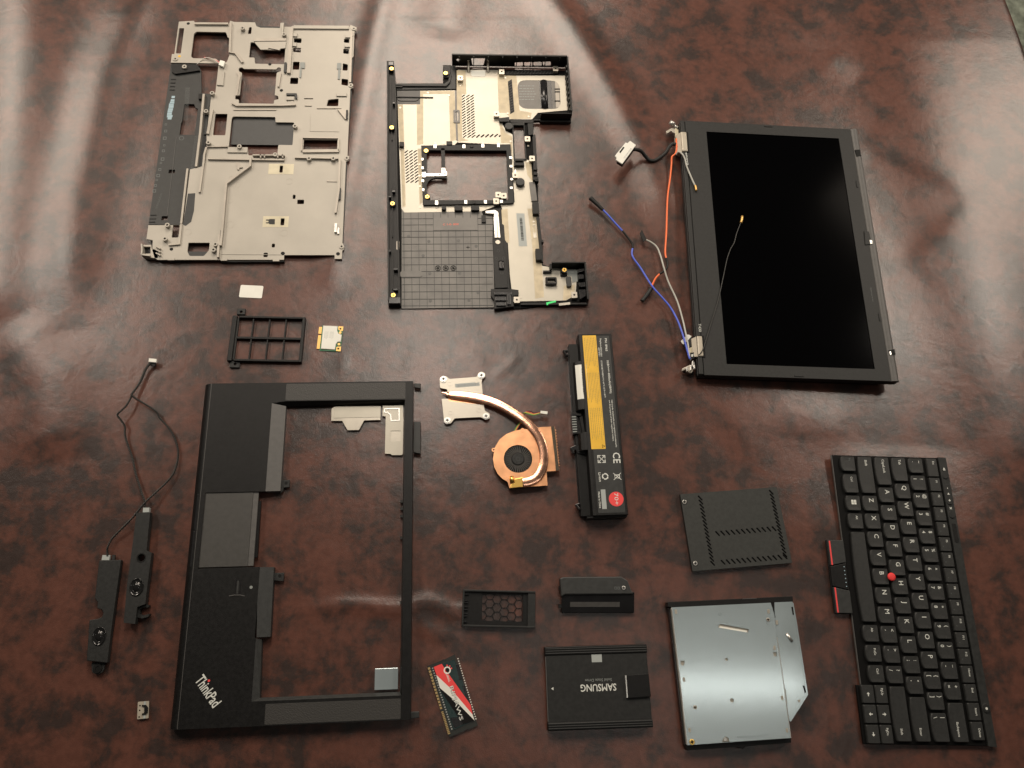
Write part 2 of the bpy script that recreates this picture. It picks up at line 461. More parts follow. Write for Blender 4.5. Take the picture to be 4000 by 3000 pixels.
CREASES = [
    ([(60, -120), (50, 120), (20, 380), (-20, 620)], 8.0, 48, False, False),
    ([(330, -80), (225, 160), (165, 420), (135, 720)], 5.5, 32),
    ([(850, -90), (800, 120), (735, 470), (712, 640)], 3.4, 18),
    ([(1110, -90), (1235, 60), (1325, 200), (1410, 360), (1500, 570)], 4.4, 24),
    ([(960, -90), (975, 0), (960, 90)], 3.6, 34),
    ([(1850, -60), (1925, 180), (2015, 500), (2120, 880), (2170, 1150)], 8.0, 52, True),
    ([(1865, 300), (1960, 350), (2090, 430)], .9, 10, True),
    ([(2090, 430), (2020, 500), (1955, 570)], .8, 10, True),
    ([(1540, -60), (1700, 50), (1860, 160)], 3.4, 30),
    ([(640, 1318), (760, 1306), (870, 1316), (925, 1298), (990, 1325), (1040, 1300)], 2.2, 7),
    ([(900, 1350), (960, 1375), (1000, 1360)], 1.4, 6),
    ([(735, 810), (745, 780), (735, 762)], .6, 4), ([(1048, 790), (1030, 770), (1000, 760)], .5, 3.5),
    ([(1062, 815), (1100, 790), (1118, 765)], .55, 3.5), ([(870, 800), (890, 780), (900, 740)], .5, 4),
    ([(780, 42), (950, 48), (1200, 40)], .45, 5),
    ([(20, 700), (110, 820), (120, 1000)], 3.0, 34),
    ([(1560, 960), (1700, 900), (1850, 930)], 1.6, 30),
]
cloth()
floor = mesh_obj("floor", [(-2500, -2500, -720), (3000, -2500, -720), (3000, 3500, -720), (-2500, 3500, -720)], [[0, 1, 2, 3]], "carpet")
floor["kind"] = "structure"; floor["label"] = "grey green floor beyond the table edge"

# ------------------------------------------------------------------ magnesium chassis frame
def chassis():
    T = Thing("chassis_frame", "pale magnesium laptop chassis frame with black battery bay along its left edge", "laptop chassis", ZA, (840, 2254), (1418, 2254), 6)
    b = 1164.0
    P = lambda pts, z=6.0, **k: T.poly(ZA, pts, z, **k)
    outer = [(455,80),(600,72),(606,98),(920,98),(928,72),(968,82),(1155,88),(1168,122),(1205,137),(1380,137),(1388,92),(1410,93),(1414,127),(1480,127),(1500,120),(2012,128),(2025,110),(2080,132),(2075,165),(2058,170),(2052,400),(2036,410),(2030,640),(2047,648),(2045,682),(2020,690),(2022,770),(1998,1164),(1998,1299),(2012,1305),(2006,1345),(1985,1352),(1947,2089),(1968,2130),(1962,2155),(1948,2162),(1945,2238),(1880,2238),(1878,2203),(1420,2203),(1418,2252),(270,2240),(240,2225),(222,2160),(225,2068),(165,2057),(188,1932),(480,1932),(500,1920),(545,1640),(560,1425),(700,1390),(715,1270),(715,1110),(735,880),(765,735),(805,725),(815,500),(820,458),(388,455),(400,375),(435,375),(450,130)]
    holes = [
        [(600,190),(622,173),(892,174),(906,222),(932,240),(930,380),(900,445),(862,470),(825,440),(800,418),(590,412),(572,395)],
        [(1115,268),(1150,268),(1205,335),(1380,340),(1390,320),(1430,325),(1422,465),(1155,465),(1150,408),(1100,405)],
        [(1102,130),(1128,130),(1118,192),(1088,192)],
        [(1005,520),(1010,500),(1040,495),(1052,512),(1350,512),(1362,495),(1390,500),(1392,530),(1355,545),(1345,600),(1335,750),(1365,755),(1370,785),(1330,795),(1325,828),(1005,822),(1010,790),(975,785),(975,755),(1012,750),(1040,545),(1012,535)],
        [(800,920),(905,917),(885,1115),(765,1112)],
        [(955,945),(1340,945),(1342,992),(1508,1000),(1500,1200),(1370,1205),(1355,1300),(1095,1295),(1088,1225),(918,1225),(918,1160),(945,960)],
        [(1600,1152),(1905,1155),(1902,1250),(1592,1246)],
        [(1508,232),(1580,231),(1576,276),(1510,272)], [(1502,318),(1575,318),(1571,362),(1500,355)], [(1500,445),(1558,445),(1560,520),(1497,515)], [(1478,590),(1550,590),(1545,650),(1472,645)],
        [(1966,235),(2015,236),(2010,275),(1962,270)], [(1960,326),(2012,328),(2006,375),(1955,370)], [(1955,458),(2000,470),(1998,525),(1950,525)], [(1945,598),(2005,606),(1998,665),(1938,655)],
        [(1820,790),(1915,780),(1912,850),(1805,848)], [(1600,775),(1685,778),(1685,788),(1600,785)],
        [(408,1926),(470,1934),(460,2044),(398,2044)],
        [(550,2089),(742,2092),(738,2160),(690,2212),(560,2212),(538,2170)],
        [(1540,1699),(1602,1700),(1600,1741),(1538,1739)], [(1310,2099),(1338,2099),(1335,2134),(1305,2134)], [(1232,2182),(1275,2182),(1268,2222),(1232,2222)],
        [(1382,1389),(1412,1391),(1405,1454),(1375,1453)], [(1285,1876),(1335,1876),(1335,1924),(1285,1922)], [(1390,1869),(1425,1870),(1420,1934),(1385,1932)],
        [(1500,1654),(1525,1654),(1522,1694),(1497,1692)], [(460,140),(512,140),(480,370),(440,370)],
    ]
    H = [rounded(P(h, 6), 1.2, 2) for h in holes]
    prism("base_plate", P(outer), 4.2, 6, "magnesium", T, holes=H)
    # skirts that carry the plate
    for nm, pts, w, z0, z1 in [
        ("rim", [(845,2252),(1418,2250)], 3, 0.2, 4.2), ("rim", [(2050,180),(2020,760),(1990,1180),(1945,2080)], 3, 0.2, 4.2), ("rim", [(280,2236),(470,2240)], 3, .2, 4.2), ("rim", [(470,90),(1400,130),(2000,128)], 2.5, .2, 4.2)]:
        prism(nm, strip([T.p(ZA, q, 5) for q in pts], w), z0, z1, "dark_grey", T)
    # black battery bay
    bay = [(392,462),(640,480),(665,525),(668,730),(765,742),(735,890),(715,1120),(705,1300),(690,1400),(560,1430),(545,1640),(490,1930),(186,1925)]
    bh = [[(512,830),(602,828),(612,860),(636,872),(605,1108),(470,1110),(480,1005),(492,990)], [(372,1428),(430,1425),(424,1460),(368,1460)], [(308,1850),(365,1848),(358,1888),(302,1886)]]
    prism("battery_bay", P(bay, 2.5, snap=False), .4, 2.5, "dark_grey", T, holes=[P(h, 2.5) for h in bh])
    prism("bay_edge", strip([T.p(ZA, q, 5) for q in [(695,752),(662,1110),(625,1410)]], 2.6), 2.5, 8, "magnesium_rib", T)
    prism("bay_edge", strip([T.p(ZA, q, 5) for q in [(545,1425),(520,1640),(488,1925)]], 2.2), 2.5, 7, "magnesium_rib", T)
    prism("bay_wall", P([(640,735),(700,735),(695,780),(640,782)], 6), 2.5, 6, "black_plastic", T)
    prism("bay_wall", P([(712,752),(762,742),(735,880),(712,1105),(690,1110)], 4, snap=False), 2.5, 4.4, "dark_grey", T)
    prism("bay_wall", P([(690,1125),(715,1125),(700,1290),(676,1290)], 4), 2.5, 4.4, "black_plastic", T)
    prism("bay_wall", P([(632,1290),(697,1270),(690,1395),(622,1420)], 4, snap=False), 2.5, 4.2, "dark_grey", T)
    prism("bay_wall", P([(396,470),(630,470),(655,528),(430,560),(400,540)], 4, snap=False), 2.5, 5, "black_plastic", T)
    prism("bay_rib", strip([T.p(ZA, q, 2.8) for q in [(440,1130),(355,1850)]], .5), 2.5, 2.9, "mid_grey", T)
    for x0, y0, w, h in [(392,600,44,10),(388,632,44,10),(384,664,44,10),(380,696,44,10),(205,1835,55,9),(200,1868,55,9),(192,1898,55,9)]:
        prism("bay_rib", P([(x0,y0),(x0+w,y0+2),(x0+w-2,y0+h),(x0-2,y0+h-2)], 2.8), 2.5, 3, "black_plastic", T)
    # label rows printed / stuck in the bay
    for i, (x, y, w) in enumerate([(398,756,30),(390,786,34),(382,808,40),(374,824,44),(372,845,44),(366,868,44),(362,886,42),(358,908,42),(356,930,50),(362,950,36)]):
        prism("label_strip", P([(x,y),(x+w,y),(x+w-3,y+20),(x-3,y+20)], 2.6, snap=False), 2.5, 2.62, "blue_print", T)
    for i, (x, y) in enumerate([(345,1015),(343,1075),(335,1140),(330,1205),(322,1255),(315,1330),(300,1365),(290,1425),(275,1480),(262,1520),(250,1570),(240,1620)]):
        r_ = 6 + (i % 3) * 2
        g = prism_geo(P([(x-r_*1.6,y-r_*1.4),(x+r_*1.6,y-r_*1.4),(x+r_*1.4,y+r_*1.4),(x-r_*1.8,y+r_*1.4)], 2.6, snap=False), 2.5, 2.56, [P([(x-r_,y-r_*.8),(x+r_,y-r_*.8),(x+r_*.8,y+r_*.8),(x-r_,y+r_*.8)], 2.6, snap=False)])
        mesh_obj("printed_mark", g[0], g[1], "faint_print", T)
    prism("printed_mark", circ(*T.p(ZA, (487,1140), 2.6), 3.0, 16), 2.5, 2.56, "faint_print", T, holes=[circ(*T.p(ZA, (487,1140), 2.6), 2.4, 16)])
    def fine(x0, y0, x1, y1, n, sp):
        parts = []
        a, c = T.p(ZA, (x0, y0), 2.6), T.p(ZA, (x1, y1), 2.6); d = Vector(c) - Vector(a); L = d.length; d /= L; u = Vector((-d.y, d.x))
        for k in range(n):
            t = 0
            while t < L:
                l = random.uniform(1.0, 4); q = Vector(a) + u * (sp * k) + d * t
                e2 = q + d * min(l, L - t); parts.append(prism_geo([tuple(q), tuple(e2), tuple(e2 + u * .28), tuple(q + u * .28)], 2.5, 2.55)); t += l + .6
        v, f = join_geo(parts); o = mesh_obj("fine_print", v, f, "faint_print", T); o["kind"] = "stuff"
    fine(525, 680, 505, 980, 5, 1.1); fine(610, 1120, 570, 1420, 3, 1.1); fine(300, 1640, 250, 1780, 2, 1.2)
    # black sheet seen through the big opening
    prism("insulating_sheet", P([(950,930),(1515,940),(1503,1202),(945,1200)], 3), 2.4, 3, "mylar", T)
    # raised ribs
    rib = lambda pts, w, z1, m="magnesium_rib", nm="rib": prism(nm, strip([T.p(ZA, q, 6) for q in pts], w), 6, z1, m, T)
    rib([(730,1335),(1110,1342),(1425,1346)], 2.2, 8.5); rib([(1122,1335),(1118,1402),(900,1568),(868,1960),(850,2130)], 2.4, 10)
    rib([(1140,1310),(1430,1312)], 1.6, 10); rib([(1520,1325),(1915,1335)], 2, 9)
    for x in (1210, 1245, 1365, 1410): rib([(x,1305),(x+4,1335)], 1.4, 10)
    rib([(1930,1345),(1922,1600),(1890,1830)], 2.4, 9); rib([(1510,138),(2010,142)], 5, 8, "magnesium"); rib([(1490,150),(1465,560)], 4.5, 9, "magnesium_rib")
    rib([(2035,180),(2020,640)], 2.8, 8); rib([(950,830),(990,850),(1395,850),(1525,845)], 2.2, 8.5); rib([(720,1225),(915,1222)], 1.6, 8)
    rib([(718,1232),(700,1290),(690,1390),(655,1640)], 2.2, 8.5); rib([(488,1930),(470,2110),(375,2115)], 2.2, 8)
    rib([(940,100),(930,370),(985,375),(1045,460)], 2.6, 8.5); rib([(1150,255),(1440,252)], 4.5, 8); rib([(610,108),(915,110)], 3, 8.5)
    rib([(835,2030),(825,2235)], 2.4, 9.5); rib([(1590,1265),(1920,1262)], 4, 8); rib([(1585,1145),(1580,1262)], 1.8, 8); rib([(1918,1150),(1918,1262)], 1.8, 8); rib([(1590,1142),(1915,1146)], 1.6, 8)
    rib([(960,885),(1350,885)], 1.4, 7); rib([(1000,545),(1015,590),(990,760)], 2.4, 8); rib([(1390,555),(1370,680)], 2.4, 8); rib([(1608,845),(1670,848)], 1.4, 7); rib([(1718,870),(1940,870)], 1.2, 7)
    rib([(1660,925),(1655,1078),(1920,1082)], .5, 6.4, "magnesium"); rib([(850,2197),(1400,2201)], .5, 6.4, "magnesium"); rib([(1808,1534),(1900,1536)], 1.2, 6.8); rib([(770,890),(730,1110)], 3.2, 8.5)
    prism("bracket", P([(1152,258),(1440,258),(1430,322),(1388,326),(1380,340),(1278,320),(1274,335),(1205,335),(1152,270)], 7, snap=False), 6, 7.2, "magnesium", T)
    for q in [[(1498,182),(1540,185),(1540,215),(1500,212)], [(1495,268),(1535,270),(1533,305),(1495,300)], [(1975,190),(2030,190),(2030,225),(1975,222)], [(1970,275),(2035,278),(2033,312),(1968,308)], [(1895,725),(1990,730),(1988,758),(1895,755)], [(905,1220),(1088,1222),(1086,1272),(905,1268)], [(1440,760),(1512,762),(1510,795),(1440,790)], [(815,530),(878,535),(865,660),(812,655)], [(1390,820),(1500,800),(1530,840),(1400,850)]]:
        prism("tab", P(q, 7.6), 6, 7.6, "magnesium", T, bevel=.3)
    prism("drive_bracket", P([(1418,95),(1412,200),(1402,200),(1396,95)], 9), 6, 10, "magnesium", T)
    # black end caps and blocks
    prism("side_wall", P([(1905,880),(1995,885),(1985,970),(1975,970)], 7, snap=False), 6, 8, "magnesium_rib", T)
    prism("port_seal", rounded(P([(1985,884),(2003,884),(1997,966),(1980,964)], 8), 1.5), 7.6, 8.4, "black_plastic", T)
    prism("port_seal", rounded(P([(1910,1590),(1940,1592),(1932,1700),(1905,1698)], 8), 2), 6, 8.6, "dark_grey", T)
    prism("port_seal", rounded(P([(1422,450),(1446,452),(1438,545),(1416,540)], 8), 1.5), 6, 8.4, "dark_grey", T)
    prism("hinge_slot", P([(862,1980),(842,1978),(832,2080),(850,2082)], 8), 6, 8.2, "black_plastic", T)
    prism("front_wall", P([(462,2235),(480,2168),(770,2172),(800,2240)], 6, snap=False), 3, 5.6, "dark_grey", T)
    prism("black_coating", P([(545,1645),(612,1640),(600,1800),(575,1900),(525,1938),(500,1930)], 6.1, snap=False), 6, 6.12, "dark_grey", T)
    prism("clip", P([(1880,1914),(1905,1914),(1895,1994),(1875,1992)], 9), 6, 9, "steel", T)
    prism("clip", P([(1905,1950),(1922,1950),(1917,2005),(1900,2003)], 9), 6, 8, "steel", T)
    prism("clip", P([(1440,730),(1535,732),(1540,780),(1520,778),(1515,748),(1440,748)], 8), 6, 8, "dark_grey", T)
    for c in [[(1565,450),(1610,450),(1605,505),(1568,500)], [(1902,455),(1940,457),(1935,510),(1900,508)], [(1568,505),(1585,505),(1570,590),(1555,585)], [(1912,510),(1935,512),(1925,605),(1908,600)]]:
        prism("spring_contact", P(c, 7), 6, 7, "grey_print", T)
    for c in [[(1280,1374),(1510,1374),(1505,1469),(1277,1466)], [(1232,1847),(1465,1854),(1455,1952),(1222,1946)]]:
        inner = [h for h in holes if inside(((c[0][0]+c[2][0])/2, 0), [(0,-1),(1,-1),(1,1)])]
        prism("clear_tape", P(c, 6.1), 6.02, 6.12, "pale_tape", T, holes=[P(h, 6.1) for h in holes if inside(h[0], c)])
    o = prism("thermal_pad", P([(1255,1880),(1285,1880),(1285,1876),(1335,1876),(1335,1924),(1285,1922),(1285,1916),(1255,1914),(1255,1906),(1278,1906),(1278,1890),(1255,1890)], 6.2, snap=False), 6.1, 6.3, "black_matte", T)
    # screw bosses with their holes
    for x, y in [(1043,145),(1420,200),(767,735),(712,900),(733,1185),(1015,1220),(1520,1035),(1647,1329),(1868,1329),(360,1934),(338,2059),(797,2109),(780,2159),(1340,1294)]:
        c = T.p(ZA, (x, y), 9); bo = ring("screw_boss", c, 1.3, 2.7, 6, 10.5, "magnesium", T, 14)
    for x, y in [(430,420),(513,490),(2030,205),(2055,145),(2027,660),(1943,2126),(1990,1322)]:
        c = T.p(ZA, (x, y), 6.5); ring("screw_boss", c, 1.2, 2.9, 4, 7, "magnesium", T, 14)
    for x, y, r in [(1408,2189,2.4),(395,2149,2.0),(1395,705,2.1),(1290,468,2.0),(833,590,2.0),(548,97,2.0),(513,492,1.1),(1910,2192,2.2),(430,420,1.1),(1990,1322,1.1),(2055,145,1),(1943,2126,1.1),(2027,660,1.1)]:
        disc("screw_hole", T.p(ZA, (x, y), 6.1), r, 6, 6.13, "print_black", T, 14)
    disc("inspection_dot", T.p(ZA, (468,395), 6.1), 1.7, 6, 6.2, "yellow_label", T)
    for x, y, r in [(928,1928,4.6),(1420,2004,4.2),(1000,1564,3.2),(930,1708,3.2),(545,1994,4),(1467,1534,4),(940,1506,3)]:
        ring("mould_mark", T.p(ZA, (x, y), 6.1), r-.25, r, 6, 6.12, "magnesium_rib", T, 24)
    prism("ejector_tab", P([(985,1370),(1000,1360),(1045,1408),(1015,1410),(1010,1428),(995,1426)], 7, snap=False), 6, 7.5, "magnesium_rib", T)
    # corner hinge casting
    prism("corner_casting", P([(125,2110),(210,2110),(215,2145),(270,2160),(270,2232),(140,2222),(130,2205)], 6, snap=False), 1, 6, "magnesium_rib", T, holes=[P([(140,2125),(205,2128),(205,2190),(140,2190)], 6)])
    prism("corner_pocket", P([(138,2120),(208,2122),(210,2192),(138,2194)], 3), .4, 3, "black_plastic", T)
    prism("corner_wall", strip([T.p(ZA, q, 8) for q in [(128,2108),(132,2160),(128,2205)]], 1.6), 2, 10, "magnesium", T)
    prism("corner_wall", strip([T.p(ZA, q, 8) for q in [(128,2205),(205,2215)]], 1.6), 2, 10, "magnesium", T)
    for y in (2130, 2160, 2190): prism("rib", strip([T.p(ZA, q, 7) for q in [(258,y),(300,y+22)]], 1.2), 5, 9, "magnesium_rib", T)
    for x, y in [(390,2238),(870,2242),(1345,2248)]: prism("front_tab", P([(x-28,y-10),(x+30,y-10),(x+30,y+10),(x-28,y+10)], 7), 5, 6.8, "magnesium", T)
    # coin cell lead with its little plug
    tube("battery_lead", [T.p3(ZA, q, z) for q, z in [((690,405),6.5),((760,418),8),((815,440),9),((830,455),9)]], .5, "red_wire", T)
    tube("battery_lead", [T.p3(ZA, q, z) for q, z in [((625,470),5),((700,410),8),((780,425),9.5),((830,462),9)]], .5, "white_wire", T)
    prism("lead_plug", P([(838,428),(882,440),(866,490),(822,470)], 10, snap=False), 7, 10, "white_label", T, bevel=.4)
chassis()

# ------------------------------------------------------------------ black base cover
def base_cover():
    T = Thing("base_cover", "black laptop bottom case with bright metal lining and square cut-out, open side up", "base cover", ZB, (290, 2520), (1180, 2512), 2)
    P = lambda pts, z=2.0, **k: T.poly(ZB, pts, z, **k)
    outer = [(150,145),(217,145),(228,362),(690,360),(690,185),(770,185),(775,215),(1875,240),(1930,640),(1560,708),(1555,850),(1575,900),(1605,1500),(1610,1620),(1640,1880),(1648,2100),(1735,2125),(2060,2075),(2092,2430),(2085,2445),(1440,2520),(1182,2528),(1180,2510),(290,2522),(285,2493),(165,2493)]
    hole_main = [(530,1000),(1295,1000),(1325,1478),(535,1480)]
    hole_slot = [(1368,760),(1466,756),(1480,1082),(1378,1078)]
    hA, hB = P(hole_main, 3), P(hole_slot, 3)
    win = rounded(P([(1405,330),(1805,325),(1820,600),(1415,605)], 2.2), 12, 5)
    prism("floor_panel", P(outer, 1.2, snap=False), .3, 1.6, "key_well", T, holes=[hA, hB])
    # metal lining
    def slots(cols, y0, y1, n, z, w=38, h=27, t=19):
        out = []
        for i in range(n):
            yy = y0 + (y1 - y0) * i / (n - 1)
            for x in cols:
                xx = x + 15 * i / (n - 1)
                out.append(P([(xx - w/2, yy + h/2), (xx - w/2 + t*.4, yy + h/2), (xx + w/2, yy - h/2 + t*.3), (xx + w/2, yy - h/2), (xx + w/2 - t*.6, yy - h/2), (xx - w/2, yy + h/2 - t*.4)], z, snap=False))
        return out
    L1 = [(255,560),(470,560),(470,430),(805,425),(830,920),(800,948),(480,955),(495,1525),(1235,1520),(1060,1586),(320,1598),(290,1560)]
    sl = slots((338,380,423), 1013, 1300, 11, 2.0)
    prism("metal_lining", P(L1, 2, snap=False), 1.6, 2, "sheet_silver", T, holes=sl)
    R1 = [(832,228),(1218,230),(1225,275),(1290,285),(1862,283),(1888,615),(1600,640),(1545,702),(1330,706),(1235,690),(1290,810),(1357,850),(1366,1090),(1530,1095),(1548,1290),(1600,1600),(1622,1860),(1640,2110),(1830,2140),(1980,2145),(1962,2390),(1870,2442),(1362,2452),(1332,2200),(1312,1880),(1255,1560),(1250,1530),(1378,1500),(1340,948),(835,925),(815,640)]
    sr = slots((884,928,968), 480, 867, 16, 2.0)
    for k in range(6):
        x = 1025 + k * 43.5
        sr.append(P([(x-18,881-k*1.5),(x-9,881-k*1.5),(x+20,857-k*1.5),(x+18,848-k*1.5),(x+8,849-k*1.5),(x-18,871-k*1.5)], 2, snap=False))
    prism("metal_lining", P(R1, 2, snap=False), 1.6, 2, "sheet_silver", T, holes=sr + [win])
    # dull adhesive bands on the lining
    for q in [[(255,562),(305,562),(318,940),(275,945)], [(438,563),(470,562),(470,432),(500,430),(500,940),(440,950)], [(500,432),(800,428),(800,458),(500,460)], [(745,460),(800,460),(822,900),(760,915)], [(820,232),(905,235),(915,460),(870,465),(875,880),(930,905),(838,918),(822,640)], [(1212,240),(1225,280),(1390,285),(1400,330),(1425,620),(1540,640),(1530,695),(1340,700),(1300,640),(1225,640)], [(1235,720),(1290,830),(1352,870),(1358,1080),(1330,930),(1245,930)], [(280,985),(318,985),(330,1540),(300,1545)], [(445,985),(480,985),(492,1500),(465,1520)], [(1478,1110),(1535,1110),(1550,1300),(1500,1240)], [(1500,1560),(1590,1560),(1615,1850),(1640,2130),(1660,2410),(1575,2425),(1545,1900)], [(1250,1570),(1308,1560),(1328,1880),(1300,1890),(1312,2200),(1268,1900)], [(1850,2300),(1955,2290),(1950,2385),(1870,2440),(1840,2440)]]:
        prism("adhesive_band", P(q, 2.1, snap=False), 2.0, 2.06, "sheet_cream", T)
    # vent grille panels
    for a, b_, n in [((1330,320),(1350,650),13)]:
        prism("vent_panel", P([(1312,340),(1350,318),(1374,630),(1335,652)], 2.3, snap=False), 2, 2.3, "black_plastic", T)
        for i in range(12):
            y = 345 + i * 24.5
            prism("louvre", P([(1316+i*1.9,y+14),(1352+i*1.9,y-6),(1352+i*1.9,y),(1316+i*1.9,y+20)], 2.6, snap=False), 2.3, 2.9, "dark_grey", T)
    prism("vent_panel", P([(1285,235),(1745,228),(1760,268),(1290,275)], 3, snap=False), 1.6, 3, "black_plastic", T)
    for i in range(14):
        x = 1305 + i * 31
        prism("louvre", P([(x,268),(x+7,268),(x+27,240),(x+20,240)], 3.4, snap=False), 3, 3.6, "dark_grey", T)
    # window with grey plastic below
    prism("window_floor", win, 1.0, 1.75, "bay_grey", T)
    prism("window_recess", T.poly(ZB, [(1612,332),(1728,330),(1745,598),(1625,600)], 1.9, snap=False), 1.7, 1.85, "black_gloss", T)
    cyl = []; a, c = T.p(ZB, (1655,330), 2), T.p(ZB, (1668,600), 2)
    tube("fan_pillar", [(a[0], a[1], -2.5), (c[0], c[1], -2.5)], 6.2, "black_gloss", T, k=24, sub=0)
    prism("window_slot", P([(1765,340),(1800,345),(1812,580),(1775,590)], 2, snap=False), 1.76, 1.9, "magnesium_rib", T)
    for y in (405, 432, 520): prism("window_rib", P([(1762,y),(1812,y+4),(1812,y+10),(1762,y+8)], 2.4), 1.76, 2.6, "black_plastic", T)
    for k in range(6):
        y = 378 + k * 26; parts = []; x = 1422
        while x < 1560:
            w = random.uniform(8, 30); parts.append(prism_geo(P([(x,y),(x+w,y),(x+w,y+7),(x,y+7)], 1.9, snap=False), 1.75, 1.8)); x += w + 7
        v, f = join_geo(parts); mesh_obj("moulded_print", v, f, "grey_print", T)
    # rear wall with ports
    y0 = T.p(ZB, (775, 98), 20)[1]; y1 = T.p(ZB, (1885, 75), 20)[1]; yw = (y0 + y1) / 2
    wl = lambda q: T.onwall(ZB, q, yw)
    xl, xr = wl((775,100))[0], wl((1886,75))[0]
    wh = [[wl(q) for q in h] for h in ([(958,113),(1095,113),(1078,186),(972,186)], [(1378,152),(1455,150),(1457,192),(1380,194)], [(1468,150),(1545,148),(1548,190),(1470,192)], [(1557,148),(1635,146),(1638,188),(1560,190)], [(1646,146),(1722,143),(1726,187),(1648,188)])]
    wh = [rounded(h, 1.2) for h in wh]
    for cx_, cy_, r in ((835,131,2.6), (931,137,1.4), (1121,132,1.4)):
        a = wl((cx_, cy_)); wh.append(circ(a[0], a[1], r, 14))
    v, f = prism_geo(rect(xl, .4, xr, 20), 0, 1, wh)
    v = [(q[0], yw - (0.9 if q[2] > .5 else -0.9), q[1]) for q in v]
    mesh_obj("rear_wall", v, f, "black_plastic", T)
    for i in range(8):
        x = xl + (xr - xl) * (i + .5) / 8; box("wall_rib", x - .5, x + .5, yw - 2.2, yw - .9, 1.6, 19, "black_gloss", T)
    # right wall of the fan corner
    a, c = T.p(ZB, (1888,78), 20), T.p(ZB, (1936,618), 20)
    xw = (a[0] + c[0]) / 2
    box("side_wall", xw - 1.8, xw, c[1], yw - .9, .4, 20, "black_plastic", T)
    for i in range(9):
        y = c[1] + 4 + i * (yw - c[1] - 10) / 9; box("wall_rib", xw - 3.2, xw - 1.8, y, y + 3.2, 1.6, 16, "dark_grey", T)
    e2 = T.p(ZB, (1630,632), 16)
    box("corner_wall", e2[0], xw, c[1] - 2, c[1], .4, 16, "black_plastic", T, bevel=.6)
    g = T.p(ZB, (1558,700), 2); box("corner_wall", g[0], e2[0], c[1] - 3.5, c[1] - 2, .4, 5, "black_plastic", T)
    box("wall_shelf", e2[0], xw, c[1] - 5, c[1] - 2, .4, 4, "black_plastic", T)
    # front right corner
    fw = T.p(ZB, (1735,2088), 14); fr = T.p(ZB, (2062,2062), 14); br = T.p(ZB, (2092,2430), 14)
    box("corner_wall", fw[0], fr[0], fr[1] - 3, fr[1] - 1, .4, 14, "black_plastic", T, bevel=.6)
    box("side_wall", fr[0] - 2, fr[0], br[1], fr[1] - 1, .4, 14, "black_plastic", T, bevel=.5)
    fl = T.p(ZB, (1435,2470), 5); box("front_wall", fl[0], fr[0], br[1] - 2, br[1], .4, 5, "black_plastic", T)
    for i in range(18):
        x = fl[0] + 3 + i * 3.1; box("wall_rib", x, x + 1, br[1], br[1] + 1.6, 1.6, 3.6, "black_gloss", T)
    lx = T.p(ZB, (1648,2110), 6); box("corner_wall", lx[0], fw[0], fr[1] - 10, fr[1] - 8, .4, 6, "black_plastic", T)
    box("corner_wall", fw[0] - 2, fw[0], fr[1] - 8, fr[1] - 1, .4, 10, "black_plastic", T)
    for q in [[(1985,2140),(2040,2130),(2045,2160),(1990,2170)], [(1990,2190),(2040,2190),(2045,2230),(1995,2235)], [(1990,2270),(2060,2265),(2062,2310),(2000,2310)], [(1995,2335),(2060,2335),(2062,2400),(2005,2430)]]:
        prism("connector_block", P(q, 8, snap=False), 1.6, 8, "black_gloss", T, bevel=.5)
    # left rail
    rail = [(150,145),(217,145),(243,540),(262,1600),(285,2493),(165,2493)]
    prism("side_rail", P(rail, 5, snap=False), .4, 5, "black_plastic", T)
    for pts, w, z in [([(160,180),(158,1300),(168,2440)], 1.8, 10), ([(222,240),(236,560),(248,1400),(262,2060),(270,2440)], 1.6, 9.5), ([(192,330),(192,760),(200,900)], 1, 7), ([(200,1320),(204,1830)], 1, 7.5), ([(204,1960),(206,2330)], 1, 7.5)]:
        prism("rail_wall", strip([T.p(ZB, q, z) for q in pts], w), 5, z, "black_plastic", T)
    for x, y, w, h in [(190,165,50,34),(225,2440,110,60),(235,2335,44,18),(235,2140,40,22),(215,1392,30,18),(218,545,26,14),(180,1445,22,14),(178,1965,22,20)]:
        prism("rail_block", P([(x-w/2,y-h/2),(x+w/2,y-h/2),(x+w/2,y+h/2),(x-w/2,y+h/2)], 10), 5, 10, "black_gloss", T, bevel=.4)
    for y in (1130+1278-1130, 1905): pass
    prism("rail_slot", rounded(P([(238,1870),(268,1870),(272,1955),(244,1955)], 5.1), 3), 5, 5.1, "magnesium_rib", T)
    for x, y in [(195,215),(197,780),(205,1510),(212,2390),(715,258),(527,1003),(538,1444),(1855,2148)]:
        c = T.p(ZB, (x, y), 9.5); h = 9.5 if x < 300 or x > 1700 else 6
        c = T.p(ZB, (x, y), h)
        ring("insert_boss", c, 2.4, 3.6, 1.6, h - .3, "black_plastic", T, 16)
        ring("brass_insert", c, 1.0, 2.5, 3, h, "brass", T, 16)
    # bridge on the upper left
    prism("bridge", P([(228,362),(700,360),(740,330),(770,190),(810,190),(812,412),(245,420)], 3, snap=False), 1.6, 3, "dark_grey", T, bevel=.4)
    prism("bridge_lip", strip([T.p(ZB, q, 5) for q in [(235,378),(720,380),(755,340),(768,270)]], 1.2), 3, 5, "black_plastic", T)
    prism("bridge_block", P([(228,376),(300,374),(300,392),(230,394)], 5), 3, 5, "black_plastic", T)
    prism("insert_tab", P([(690,185),(768,185),(765,250),(745,300),(700,300)], 4, snap=False), 1.6, 4, "black_plastic", T, bevel=.4)
    prism("label_flap", P([(248,428),(470,428),(470,558),(250,560)], 2, snap=False), 1.6, 2.0, "mid_grey", T)
    prism("flap_rib", strip([T.p(ZB, q, 3) for q in [(215,486),(595,492)]], 1.1), 2, 3.2, "black_plastic", T)
    prism("flap_rib", strip([T.p(ZB, q, 2.6) for q in [(250,492),(258,518),(285,526),(430,526),(455,512),(462,492)]], .6), 2, 2.6, "black_plastic", T)
